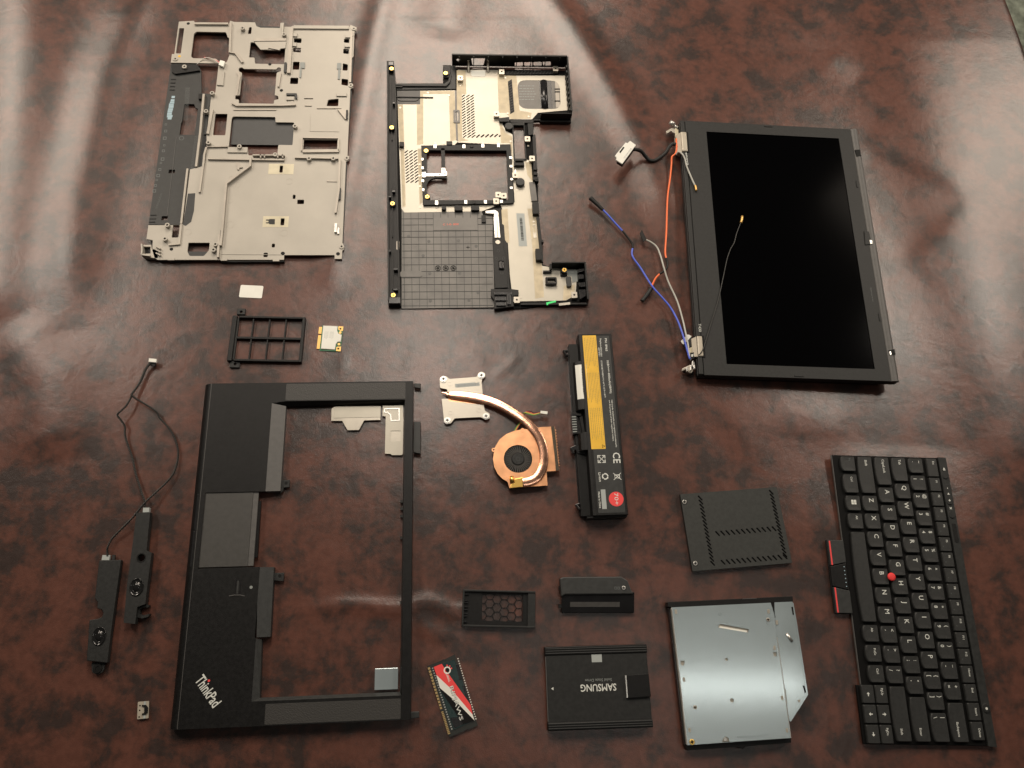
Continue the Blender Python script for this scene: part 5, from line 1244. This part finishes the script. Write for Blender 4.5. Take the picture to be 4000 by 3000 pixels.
    v, f = join_geo(g); mesh_obj("bin_symbol", v, f, "white_print", lab)
    prism("grey_field", P([(408,1312),(442,1310),(460,1468),(420,1470)], zt + .2), zt + .12, zt + .18, "grey_label", lab)
    c = T.p(ZT, (533,1388), zt + .2); rd = prism("red_dot", circ(c[0], c[1], 7.7, 40), zt + .12, zt + .2, "red_print", lab)
    text(rd, "70+", T.p(ZT, (516,1340), zt + .2), T.p(ZT, (524,1436), zt + .2), zt + .26, "white_print", h=4.2, bold=0)
battery()

# ------------------------------------------------------------------ memory cover
def memory_cover():
    zt = 4.5
    T = Thing("memory_cover", "matte black access cover with two screws and rows of slanted vent slots", "cover plate", ZM, (588, 1405), (2005, 1285), zt)
    P = lambda pts, z=zt, **k: T.poly(ZM, pts, z, **k)
    outer = P([(388,300),(1782,190),(2008,1282),(582,1408)])
    def sl(x, y): return P([(x-34,y-33),(x-18,y-35),(x+36,y+25),(x+35,y+36),(x+19,y+37),(x-37,y-20)], zt, snap=False)
    H = []
    for i in range(17): H.append(sl(683 + i * 11.2, 350 + i * 58.8))
    for i in range(17): H.append(sl(1706 + i * 12.3, 268 + i * 56.3))
    for i in range(12): H.append(sl(933 + i * 74, 862 - i * 6.3))
    for i in range(13): H.append(sl(1012 + i * 74.5, 1276 - i * 6.6))
    prism("panel", outer, 3.9, zt, "cover_grey", T, holes=H)
    prism("slot_backing", P([(420,330),(1765,225),(1985,1260),(605,1380)], 3, snap=False), .6, 3.6, "key_well", T)  # near-black sheet below the panel, so the slots look dark
    ox = [q[0] for q in outer]; oy = [q[1] for q in outer]; x0, x1, y0, y1 = min(ox), max(ox), min(oy), max(oy)
    for a in ((x0, x1, y0, y0 + 1.4), (x0, x1, y1 - 1.4, y1), (x0, x0 + 1.4, y0 + 1.4, y1 - 1.4), (x1 - 1.4, x1, y0 + 1.4, y1 - 1.4)): box("rim", a[0] + .02, a[1] - .02, a[2] + .02, a[3] - .02, .5, 3.9, "black_matte", T)
    for q in ((455,408), (613,1293)):
        c = T.p(ZM, q, zt); ring("screw_seat", c, 2.5, 2.9, zt - .1, zt + .08, "print_black", T, 18); screw(T, c, 2.3, zt + .4)
memory_cover()

# ------------------------------------------------------------------ optical drive
def optical_drive():
    zt = 12.0
    T = Thing("optical_drive", "slim silver steel optical disc drive lying bottom side up", "optical drive", ZD, (58, 185), (1048, 138), zt)
    P = lambda pts, z=zt, **k: T.poly(ZD, pts, z, **k)
    main = P([(58,185),(1048,138),(1085,260),(1110,475),(1248,1488),(215,1558)], snap=False)
    holes = [P([(528,365),(545,350),(828,402),(826,437),(808,435),(526,386)], zt, snap=False), circ(*T.p(ZD, (607,703), zt), 1.6, 16), circ(*T.p(ZD, (662,1112), zt), 2.0, 16), P([(148,718),(188,716),(190,745),(172,772),(150,752)], zt, snap=False), P([(1070,632),(1108,630),(1110,672),(1078,676)], zt, snap=False), P([(562,1530),(570,1495),(600,1470),(628,1488),(636,1526)], zt, snap=False)]
    prism("steel_cover", main, zt - .8, zt, "drive_steel", T, holes=holes)
    prism("drive_body", P([(50,195),(1046,150),(1240,1480),(205,1552)], 10, snap=False), 1, zt - 1.2, "nickel", T, bevel=.4)
    prism("laser_slot_floor", P([(520,345),(832,395),(830,445),(520,392)], zt - 1, snap=False), zt - 1.2, zt - .9, "copper", T) if False else None
    prism("slider_strip", P([(540,372),(812,418),(808,434),(535,388)], zt - .5, snap=False), zt - 1.2, zt - .5, "white_label", T)
    # wing with bevelled corner
    wing = P([(1085,135),(1265,128),(1272,180),(1405,985),(1413,1060),(1235,1320),(1110,480),(1090,290)], zt - .6, snap=False)
    prism("side_wing", wing, zt - 1.6, zt - .6, "drive_plain", T)
    prism("side_wing_edge", strip([T.p(ZD, q, zt - 1) for q in [(1265,140),(1300,340),(1410,1055),(1240,1318)]], 1.6), 3, zt - .4, "drive_plain", T)
    prism("gap", P([(1046,138),(1085,134),(1080,210),(1095,280),(1085,310),(1112,475),(1100,478),(1075,300)], zt - .3, snap=False), zt - 2, zt - .3, "print_black", T)
    prism("seam_edge", strip([T.p(ZD, q, zt) for q in [(1110,480),(1180,960),(1248,1485)]], .6), zt, zt + .35, "steel", T)
    prism("plate_edge", strip([T.p(ZD, q, zt) for q in [(60,187),(140,860),(215,1555)]], .6), zt, zt + .3, "steel", T)
    # black front bezel, side wall and near edge
    prism("front_bezel", P([(20,132),(1268,72),(1272,130),(1048,138),(58,185),(22,180)], zt - 1, snap=False), .6, zt - 1, "black_plastic", T, bevel=.5)
    prism("eject_button", P([(768,98),(908,90),(908,96),(768,104)], zt - .8), zt - 1, zt - .6, "mid_grey", T)
    prism("side_rail", P([(30,188),(58,188),(215,1558),(188,1552)], 8, snap=False), .6, 8, "black_gloss", T)
    prism("rear_frame", P([(190,1550),(1250,1480),(1255,1535),(800,1572),(770,1600),(740,1578),(215,1612)], 8, snap=False), .6, 8, "black_plastic", T, bevel=.4)
    # pressed details
    c = T.p(ZD, (293,1182), zt); ring("pressed_ring", c, 2.2, 3.4, zt, zt + .35, "drive_plain", T, 24); screw(T, c, 1.9, zt + .3, "nickel")
    c = T.p(ZD, (1020,308), zt); prism("pressed_ring", rounded(P([(995,262),(1025,255),(1045,310),(1035,358),(1012,355),(988,305)], zt, snap=False), 2), zt, zt + .3, "drive_plain", T); screw(T, c, 1.9, zt + .8, "nickel")
    c = T.p(ZD, (263,1527), zt); screw(T, c, 2.6, zt + .5, "brass")
    c = T.p(ZD, (545,250), zt); ring("pressed_ring", c, 1.1, 1.9, zt, zt + .3, "drive_plain", T, 18)
    prism("reset_pin", circ(*T.p(ZD, (592,1500), zt - .4), 1.6, 14), zt - 1.2, zt - .1, "steel", T)
    tube("pressed_bar", [T.p3(ZD, q, zt - .4) for q in [(1205,445),(1262,525)]], 1.5, "steel", T, k=10, sub=0, flat=.5)
    prism("pressed_bar", strip([T.p(ZD, q, zt) for q in [(715,1478),(1025,1450)]], 1.5), zt, zt + .25, "drive_plain", T)
    for q in [[(1182,995),(1198,998),(1215,1145),(1202,1145)], [(1112,548),(1122,550),(1140,665),(1132,665)]]: prism("slot", P(q, zt - .4, snap=False), zt - .6, zt - .38, "grey_print", T)
    for x, y in [(183,905),(103,228),(238,1408),(1162,1088),(1210,1410),(1085,588),(1025,225),(1108,335)]:
        prism("lock_tab", rounded(P([(x-13,y-22),(x+11,y-22),(x+14,y+22),(x-10,y+22)], zt), .8), zt, zt + .2, "nickel", T)
    for q in [[(1255,180),(1270,180),(1280,258),(1268,258)], [(1368,965),(1385,965),(1400,1030),(1390,1040)]]: prism("side_notch", P(q, zt - .3, snap=False), zt - .6, zt - .2, "print_black", T)
    disc("dimple", T.p(ZD, (1332,1118), zt), 1.2, zt - .6, zt - .3, "nickel", T, 14)
optical_drive()

# ------------------------------------------------------------------ solid state drive in its rubber rails
def ssd():
    zt = 9.0
    T = Thing("solid_state_drive", "black solid state drive held between ribbed rubber rails, lettering upside down", "ssd", ZS, (1180, 780), (2045, 755), zt)
    P = lambda pts, z=zt, **k: T.poly(ZS, pts, z, **k)
    b = P([(1172,790),(2045,765),(2098,1362),(1200,1385)], snap=False)
    x0, x1 = (b[0][0] + b[3][0]) / 2, (b[1][0] + b[2][0]) / 2; y1, y0 = (b[0][1] + b[1][1]) / 2, (b[2][1] + b[3][1]) / 2
    prism("drive_case", rect(x0, y0 - 2, x1, y1 + 2), 1.6, zt, "black_matte", T, bevel=.5)
    box("case_edge", x0 - .3, x0 + .3, y0 + 2, y1 - 2, zt - 1.2, zt + .05, "mid_grey", T)
    for s_, ya, yb in ((1, y1 - 1.0, y1 + 7.2), (-1, y0 - 6.2, y0 + 1.0)):
        rl = prism("rubber_rail", rect(x0 - .6, ya, x1 + .6, yb), .6, zt + .8, "black_plastic", T, bevel=.8)
        for k in range(3):
            yy = ya + 1.4 + k * 2.1; box("rail_rib", x0, x1, yy, yy + .9, zt + .8, zt + 1.4, "dark_grey", rl, bevel=.2)
    tx = lambda s_, a, b2, h, m, bold: text(T, s_, T.p(ZS, a, zt), T.p(ZS, b2, zt), zt + .05, m, h=h, bold=bold)
    tx("SAMSUNG", (1784,1040), (1476,1050), 6.4, "white_print", .014)
    tx("Solid State Drive", (1746,994), (1516,1002), 2.6, "grey_print", .0)
    prism("grey_square", P([(1572,788),(1660,782),(1662,852),(1574,858)], zt + .05), zt, zt + .06, "grey_label", T)
    a = T.p(ZS, (1234,1084), zt); prism("corner_mark", [(a[0]-1.2, a[1]), (a[0]+1, a[1]+1.4), (a[0]+1, a[1]-1.4)], zt, zt + .06, "white_print", T)
    tb = prism("pull_tab", P([(1870,968),(2062,955),(2082,1150),(1885,1165)], zt + .9, snap=False), zt + .1, zt + 2.6, "black_plastic", T, bevel=.3)
    prism("tab_glint", P([(1862,968),(1872,967),(1886,1162),(1876,1163)], zt + 2.4), zt + .2, zt + 2.7, "steel", tb)  # bright strip paints the highlight down the tab's left edge
ssd()

# ------------------------------------------------------------------ small black slot cover
def bay_cover():
    zt = 11.0
    T = Thing("bay_end_cap", "small black plastic end cap with recessed slot and one screw", "end cap", ZS, (1320, 430), (1935, 430), 0)
    P = lambda pts, z=zt, **k: T.poly(ZS, pts, z, **k)
    # sloping top block and lower front step
    tp = P([(1298,130),(1330,118),(1828,114),(1885,150),(1932,268),(1345,272),(1312,290)], zt, snap=False)
    prism("top_shell", tp, 2, zt, "dark_grey", T, bevel=1.2)
    a, c = T.p(ZS, (1318,295), zt), T.p(ZS, (1936,272), zt); d = T.p(ZS, (1312,432), .8)
    yf = (a[1] + c[1]) / 2; yd = d[1]
    x0, x1 = T.p(ZS, (1312,400), 2)[0], T.p(ZS, (1936,400), 2)[0]
    sx0, sx1 = T.p(ZS, (1386,350), 5)[0], T.p(ZS, (1812,350), 5)[0]
    ym = (yf + yd) / 2
    V = [(x0,yf+4,zt-.8),(x1,yf+4,zt-.8),(x1,yd,3.2),(x0,yd,3.2),(x0,yf,.6),(x1,yf,.6),(x1,yd,.6),(x0,yd,.6)]
    mesh_obj("front_face", V, [[0,1,2,3],[4,5,6,7],[0,1,5,4],[1,2,6,5],[2,3,7,6],[3,0,4,7]], "black_gloss", T, bevel=.5)
    s0, s1 = T.p(ZS, (1386,335), 6.5), T.p(ZS, (1814,378), 5)
    zz = lambda y: zt - .8 + (3.2 - zt + .8) * (y - yf - 4) / (yd - yf - 4) + .15
    ya, yb = s0[1], s1[1]
    V = [(s0[0], ya, zz(ya)), (s1[0], ya, zz(ya)), (s1[0], yb, zz(yb)), (s0[0], yb, zz(yb))]
    mesh_obj("slot_flap", V + [(x, y, z - .3) for x, y, z in V], [[0,1,2,3],[4,5,6,7],[0,1,5,4],[1,2,6,5],[2,3,7,6],[3,0,4,7]], "mid_grey", T)
    c = T.p(ZS, (1850,213), zt); screw(T, c, 2.0, zt + .35); ring("screw_seat", c, 2.1, 2.5, zt - .1, zt + .1, "print_black", T, 18)
    for i in range(2):
        q = T.p(ZS, (1780 + i*26, 215), zt); prism("moulded_icon", rect(q[0]-1.1, q[1]-1.3, q[0]+1.1, q[1]+1.3), zt, zt + .05, "faint_print", T, holes=[rect(q[0]-.7, q[1]-.9, q[0]+.7, q[1]+.9)])
    for y in (215, 370): 
        q = T.p(ZS, (1300, y), 4); box("side_hook", q[0] - 1.5, q[0] + 1.5, q[1] - 1.8, q[1] + 1.8, 2, 5, "black_plastic", T)
bay_cover()

# ------------------------------------------------------------------ honeycomb card blank
def honeycomb():
    zt = 5.0
    T = Thing("card_blank", "black plastic card blank with honeycomb openings in its middle", "card blank", ZS, (445, 545), (1085, 560), 3)
    P = lambda pts, z=zt, **k: T.poly(ZS, pts, z, **k)
    win = P([(628,262),(985,272),(975,508),(622,498)], 2.6)
    out = P([(462,222),(1088,245),(1085,560),(445,545)], 2.6)
    prism("card_plate", out, .1, 2.2, "black_plastic", T, holes=[win])
    wx = [q[0] for q in win]; wy = [q[1] for q in win]; x0, x1, y0, y1 = min(wx), max(wx), min(wy), max(wy)
    # honeycomb: hexagonal openings in a lattice, clipped by the window
    c0 = T.p(ZS, (757,310), 2.6); c1 = T.p(ZS, (883,320), 2.6); pit = abs(c1[0] - c0[0]); v0 = T.p(ZS, (690,345), 2.6); 
    dx = pit / 2; dy = abs(T.p(ZS, (757,382), 2.6)[1] - c0[1]); r = dx / 1.5 * .92
    H = []
    for i in range(-3, 7):
        for j in range(-4, 5):
            cx = c0[0] + i * dx; cy = c0[1] + j * dy + (dy / 2 if i % 2 else 0)
            hx = [(min(max(cx + r * math.cos(k * math.pi / 3), x0 + .25), x1 - .25), min(max(cy + r * math.sin(k * math.pi / 3), y0 + .25), y1 - .25)) for k in range(6)]
            A = abs(sum(hx[k][0] * hx[(k+1) % 6][1] - hx[(k+1) % 6][0] * hx[k][1] for k in range(6))) / 2
            if A > 2.0:
                u = []
                for q in hx:
                    if not u or math.dist(u[-1], q) > .05: u.append(q)
                if math.dist(u[0], u[-1]) < .05: u.pop()
                if len(u) >= 3: H.append(u)
    prism("honeycomb_mesh", rect(x0 + .02, y0 + .02, x1 - .02, y1 - .02), -.5, .7, "black_plastic", T, holes=H)
    for q, z in [([(470,222),(1088,245),(1086,262),(470,238)], 5), ([(448,530),(1085,545),(1084,562),(446,548)], 5), ([(1025,250),(1088,250),(1085,555),(1018,555)], 4.2), ([(462,228),(478,228),(462,545),(446,540)], 5)]:
        prism("rim", P(q, z), 2.6, z, "black_matte", T, bevel=.4)
    for y in (240, 262, 318, 335, 372, 395, 430, 450, 500): prism("contact_rib", P([(476-(y-240)*.06,y),(512-(y-240)*.06,y),(512-(y-240)*.06,y+9),(476-(y-240)*.06,y+9)], 4), 2.6, 4.2, "black_gloss", T)
honeycomb()

# ------------------------------------------------------------------ memory module
def memory_module():
    zt = 2.6
    T = Thing("memory_module", "laptop memory module with red, white and black sticker and gold contacts", "memory module", ZS, (150, 900), (340, 1505), zt)
    P = lambda pts, z=zt, **k: T.poly(ZS, pts, z, snap=False, **k)
    pcb = [(150,890),(280,838),(290,828),(300,832),(392,786),(400,812),(590,1402),(500,1440),(490,1432),(478,1446),(342,1505)]
    prism("circuit_board", P(pcb, 1.8), .8, 1.8, "pcb_black", T)
    for q in [[(155,900),(174,894),(284,1262),(266,1268)], [(272,1282),(290,1276),(352,1475),(332,1482)]]:
        n = 14; 
        for i in range(n):
            t0, t1 = i / n + .01, (i + 1) / n - .012
            L = lambda a, b2, t: (a[0] + (b2[0]-a[0]) * t, a[1] + (b2[1]-a[1]) * t)
            prism("gold_contact", P([L(q[0],q[3],t0), L(q[1],q[2],t0), L(q[1],q[2],t1), L(q[0],q[3],t1)], 1.9), 1.8, 1.9, "contact_gold", T)
    ch = [[(205,900),(300,862),(385,832),(420,920),(300,975),(228,985)], [(345,905),(392,835),(445,1000),(370,1020)], [(400,1010),(455,1010),(510,1180),(455,1180)], [(285,1110),(330,1160),(400,1300),(345,1340)], [(340,1310),(400,1310),(470,1400),(380,1440)]]
    base = [(205,898),(385,832),(420,900),(560,1360),(380,1440),(262,1090)]
    prism("chip_row", P(base, 2.4), 1.8, 2.4, "teal_gloss", T)
    for q in [[(398,880),(425,872),(465,1000),(430,1010)], [(455,1060),(480,1055),(515,1170),(490,1180)], [(350,1335),(420,1330),(470,1390),(385,1425)]]: prism("memory_chip", P(q, 2.62), 2.4, 2.62, "black_gloss", T)
    for i in range(26):
        x, y = 412 + i * 6.2, 822 + i * 20.8; prism("solder_pad", P([(x,y),(x+9,y-3),(x+12,y+6),(x+3,y+9)], 1.9), 1.8, 2.0, "white_label", T)
        x, y = 192 + i * 6.6, 905 + i * 21; prism("solder_pad", P([(x,y),(x+12,y-4),(x+15,y+5),(x+3,y+9)], 1.9), 1.8, 2.0, "grey_label", T)
    st = prism("sticker_black", P([(205,896),(278,868),(560,1362),(462,1392),(262,1090)], 2.75), 2.62, 2.75, "print_black", T)
    prism("sticker_red", P([(208,897),(278,869),(300,905),(528,1225),(545,1308),(350,1080),(232,965)], 2.8), 2.75, 2.8, "red_print", st)
    prism("sticker_white", P([(230,965),(350,1078),(545,1308),(562,1360),(405,1200),(262,1078)], 2.82), 2.75, 2.82, "white_label", st)
    text(st, "RIPJAWS", T.p(ZS, (345,1068), 2.9), T.p(ZS, (435,1362), 2.9), 2.87, "print_black", h=3.6, bold=.03, name="lettering_outline")
    text(st, "RIPJAWS", T.p(ZS, (345,1068), 2.9), T.p(ZS, (435,1362), 2.9), 2.9, "white_print", h=3.6, bold=.004)
    c = T.p(ZS, (325,925), 2.9); ring("logo_ring", c, 2.3, 3.5, 2.8, 2.9, "white_label", st, 20); disc("logo_centre", c, 1.6, 2.8, 2.9, "print_black", st, 16)
    for a in (.3, .9, 1.5): disc("logo_ball", (c[0] - 4.4 * math.cos(a), c[1] + 4.4 * math.sin(a)), .8, 2.8, 2.9, "red_print", st, 10)
    text(st, "G.SKILL", T.p(ZS, (308,945), 2.9), T.p(ZS, (340,1030), 2.9), 2.92, "white_label", h=1.8, bold=.02)
memory_module()

# ------------------------------------------------------------------ wireless card
def wifi_card():
    T = Thing("wireless_card", "tiny green wireless card with white label and gold pads", "wireless card", ZG, (1600, 1185), (1930, 1200), 2)
    P = lambda pts, z=2.0, **k: T.poly(ZG, pts, z, **k)
    prism("circuit_board", P([(1632,785),(1965,800),(1928,1200),(1590,1185)], 1.8), .8, 1.8, "pcb_green", T)
    for q in [[(1582,806),(1632,808),(1618,918),(1572,916)], [(1568,938),(1616,940),(1592,1158),(1545,1156)]]: prism("contact_edge", P(q, 1.8), .9, 1.85, "gold", T)
    q = P([(1650,785),(1880,795),(1872,865),(1890,910),(1945,930),(1930,1040),(1880,1045),(1850,1085),(1838,1168),(1612,1155)], 2.8, snap=False)
    prism("shield_can", q, 1.8, 2.8, "nickel", T)
    lb = prism("paper_label", P([(1652,790),(1878,800),(1868,868),(1885,915),(1938,935),(1925,1030),(1876,1036),(1845,1080),(1832,1162),(1618,1150)], 2.9, snap=False), 2.8, 2.9, "white_label", T)
    parts = []
    for i in range(9):
        x = 1675 + i * 17; y = 880; t = 0
        if i == 4: continue
        while t < 100:
            l = random.uniform(5, 22); parts.append(prism_geo(P([(x - t*.09, y+t), (x+5 - t*.09, y+t), (x+5 - (t+l)*.09, y+t+l), (x - (t+l)*.09, y+t+l)], 3, snap=False), 2.9, 2.93)); t += l + 5
    v, f = join_geo(parts); o = mesh_obj("fine_print", v, f, "grey_label", lb)
    for q in [[(1893,798),(1972,800),(1965,868),(1925,872),(1892,850)], [(1862,1128),(1935,1120),(1928,1198),(1855,1192)]]: prism("mount_pad", P(q, 1.9, snap=False), 1.8, 1.95, "gold", T)
    for c in ((1925,835), (1890,1155)): disc("mount_hole", T.p(ZG, c, 2), 1.1, 1.9, 2.05, "print_black", T, 16)
    for c in ((1922,898), (1902,1085)): disc("antenna_socket", T.p(ZG, c, 2.4), 1.5, 1.8, 2.8, "gold", T, 16)
wifi_card()

def white_label():
    T = Thing("blank_sticker", "blank white rounded rectangle card lying above the black grid frame", "card", ZG, (302, 330), (665, 348), .6)
    q = T.poly(ZG, [(330,133),(690,153),(668,350),(300,330)], .9)
    prism("sticker_sheet", rounded(q, 1.6, 4), .3, 1.0, "white_label", T)
white_label()

# ------------------------------------------------------------------ black grid frame
def grid_frame():
    zt = 6.0
    T = Thing("drive_bay_frame", "black plastic grid frame with eight openings and two screw ears", "bay frame", ZG, (110, 1355), (1300, 1378), zt)
    P = lambda pts, z=zt, **k: T.poly(ZG, pts, z, **k)
    x0, y0 = T.p(ZG, (110,1358), 3); 
    o = P([(192,622),(1360,645),(1305,1372),(108,1345)]); xs = [q[0] for q in o]; ys = [q[1] for q in o]; X0, X1, Y0, Y1 = min(xs), max(xs), min(ys), max(ys)
    b = P([(285,640),(1315,650),(1255,1345),(205,1320)]); bx0 = (b[0][0] + b[3][0]) / 2; bx1 = (b[1][0] + b[2][0]) / 2
    box("side_bar", X0, bx0 - 1.2, Y0, Y1, .6, zt, "black_plastic", T, bevel=.6); box("bar_step", bx0 - 1.2, bx0 + .8, Y0 + 2, Y1 - 2, .6, 4, "black_matte", T, bevel=.3)
    box("side_bar", bx1, X1, Y0, Y1, .6, zt, "black_plastic", T, bevel=.6)
    for a, c in ((Y0, Y0 + 2.6), (Y1 - 2.6, Y1)): box("end_bar", bx0 + .8, bx1, a, c, .6, zt - .02, "black_plastic", T, bevel=.5)
    ym = T.p(ZG, (700,990), 4)[1]; box("cross_bar", bx0 + .8, bx1, ym - 1.4, ym + 1.4, .8, 5.2, "black_plastic", T, bevel=.4)
    for q in ((522,660),(785,670),(1050,680)):
        x = T.p(ZG, (q[0] - 22, 980), 4)[0]
        for a, c in ((Y0 + 2.6, ym - 1.4), (ym + 1.4, Y1 - 2.6)): box("cross_bar", x - .75, x + .75, a, c, .8, 4.6, "black_plastic", T, bevel=.3)
    for q, c in (([(278,510),(410,515),(395,612),(260,608)], (335,565)), ([(158,1352),(318,1356),(310,1462),(150,1455)], (238,1402))):
        e = P(q, 3); ex = [k[0] for k in e]; ey = [k[1] for k in e]
        prism("screw_ear", rect(min(ex), min(ey), max(ex), max(ey)), .6, 3.4, "black_matte", T, bevel=.5, holes=[circ(*T.p(ZG, c, 3.4), 1.4, 14)])
grid_frame()

# ------------------------------------------------------------------ speaker pair
def speakers():
    T = Thing("speaker_pair", "pair of narrow black laptop speakers joined by a thin twisted black lead", "speakers", ZSP, (320, 440), (220, 1175), 6, 90)
    P = lambda pts, z, **k: T.poly(ZSP, pts, z, snap=False, **k)
    P2 = lambda pts, z, **k: T.poly(ZS2, pts, z, snap=False, **k)
    # left one
    zl = 7.0
    bd = P([(160,440),(318,436),(272,760),(245,960),(218,1178),(70,1162),(90,870),(145,862),(180,850),(190,820),(180,795),(145,785),(150,740),(128,712)], zl)
    prism("speaker_box", bd, 1, zl, "black_matte", T, bevel=.5)
    prism("screw_ear", rounded(P([(105,1175),(205,1178),(190,1245),(150,1262),(112,1250)], 3), 2), 1, 3.4, "black_matte", T); ring("ear_ring", T.p(ZSP, (150,1218), 3.6), 2.0, 4.2, 1, 4.4, "black_plastic", T, 20); disc("ear_hole", T.p(ZSP, (150,1218), 3.6), 2, 3, 4.0, "print_black", T, 16)
    def driver(c, w, h, z, rot):
        n = 28
        def el(k, zz): return [(c[0] + math.cos(rot) * w * k * math.cos(2*math.pi*i/n) - math.sin(rot) * h * k * math.sin(2*math.pi*i/n), c[1] + math.sin(rot) * w * k * math.cos(2*math.pi*i/n) + math.cos(rot) * h * k * math.sin(2*math.pi*i/n), zz) for i in range(n)]
        rings = [(1.0, z), (1.0, z + .9), (.92, z + .9), (.88, z + .1), (.72, z + 1.0), (.60, z + .05), (.56, z + .1), (.45, z + 1.0), (.25, z + 1.5), (.05, z + 1.6)]
        V = []; F = []
        for k, zz in rings: V += el(k, zz)
        for j in range(len(rings) - 1):
            for i in range(n): F.append([j*n+i, j*n+(i+1) % n, (j+1)*n+(i+1) % n, (j+1)*n+i])
        F.append([(len(rings)-1)*n+i for i in range(n)]); return mesh_obj("speaker_cone", V, F, "speaker_cone", T, smooth=True)
    driver(T.p(ZSP, (162,985), zl), 6.2, 8.6, zl, 0)
    prism("lead_clip", P([(185,402),(238,402),(232,438),(178,438)], 5), 2, 5, "grey_label", T)
    prism("lead_clip", P([(255,400),(275,400),(272,436),(252,436)], 4), 2, 4, "black_matte", T)
    # right one
    zr = 10.0
    bd = P2([(460,160),(622,155),(580,605),(640,630),(605,900),(565,1235),(470,1270),(445,1470),(310,1455),(350,1020),(420,500)], zr)
    hole = T.p(ZS2, (518,690), zr)
    prism("speaker_box", bd, 3.5, zr, "black_matte", T, bevel=0, holes=[circ(hole[0], hole[1], 3.6, 24)])
    ring("grommet", hole, 3.6, 4.6, zr - .1, zr + .3, "black_plastic", T, 24)
    driver(T.p(ZS2, (465,1035), zr), 6.6, 8.4, zr, 0)
    hk = P2([(470,1245),(560,1235),(612,1250),(600,1275),(540,1275),(500,1300),(500,1350),(540,1370),(618,1350),(600,1385),(530,1405),(460,1390)], 6)
    prism("screw_ear", hk, 1, 6, "black_matte", T)
    prism("lead_clip", P2([(540,100),(612,98),(608,152),(535,155)], 9), 5, 9, "grey_label", T)
    # leads
    Wp = lambda pts: [T.p3(ZW, q, z) for q, z in pts]
    twisted("twisted_lead", Wp([((590,1400),8),((585,1345),9),((560,1275),7),((535,1190),5),((505,1090),4),((480,970),4),((445,870),4),((415,770),5),((415,700),6),((385,650),8),((350,600),10),((375,570),10),((425,520),9),((465,450),8),((480,410),7),((535,330),5),((575,240),5),((600,190),5),((630,150),6)]), .72, "twist_wire", T, 38)
    twisted("twisted_lead", Wp([((268,1820),4.5),((262,1775),5),((265,1745),5),((290,1690),5),((320,1650),5),((420,1550),7),((500,1465),8),((590,1355),10),((680,1270),8),((770,1185),6),((830,1110),5),((865,1010),4),((875,920),4),((860,840),4),((825,760),5),((770,685),6),((710,620),7),((690,575),7),((630,530),8),((555,485),8.5),((490,445),9),((475,420),8),((500,385),6.5),((545,320),5.5),((570,270),5),((600,200),5.5),((640,150),6.5)]), .72, "twist_wire", T, 60)
    prism("lead_plug", T.poly(ZW, [(622,108),(688,115),(684,146),(618,140)], 8, snap=False), 5, 8, "white_label", T, bevel=.4)
    prism("plug_base", T.poly(ZW, [(625,142),(680,148),(672,175),(635,170)], 6, snap=False), 3, 6, "black_wire", T)
speakers()

# ------------------------------------------------------------------ small steel bracket
def bracket():
    T = Thing("steel_bracket", "tiny pale steel bracket with black clip at lower left", "bracket", ZSP, (435, 1582), (515, 1578), 1)
    P = lambda pts, z=1.2, **k: T.poly(ZSP, pts, z, snap=False, **k)
    prism("bracket_plate", rounded(P([(440,1458),(520,1452),(516,1576),(434,1584)]), .8), .4, 1.4, "beige_metal", T, holes=[circ(*T.p(ZSP, q, 1.4), .8, 12) for q in ((454,1486), (452,1520), (448,1568))])
    prism("spring_clip", P([(468,1480),(500,1482),(512,1500),(510,1535),(495,1550),(468,1552),(470,1542),(485,1538),(486,1495),(468,1490)], 2.2), 1.4, 2.4, "black_plastic", T)
    prism("bracket_ridge", P([(484,1456),(498,1455),(496,1480),(482,1480)], 1.6), 1.4, 1.8, "grey_label", T); prism("bracket_ridge", P([(480,1555),(495,1554),(494,1578),(478,1579)], 1.6), 1.4, 1.8, "grey_label", T)
bracket()
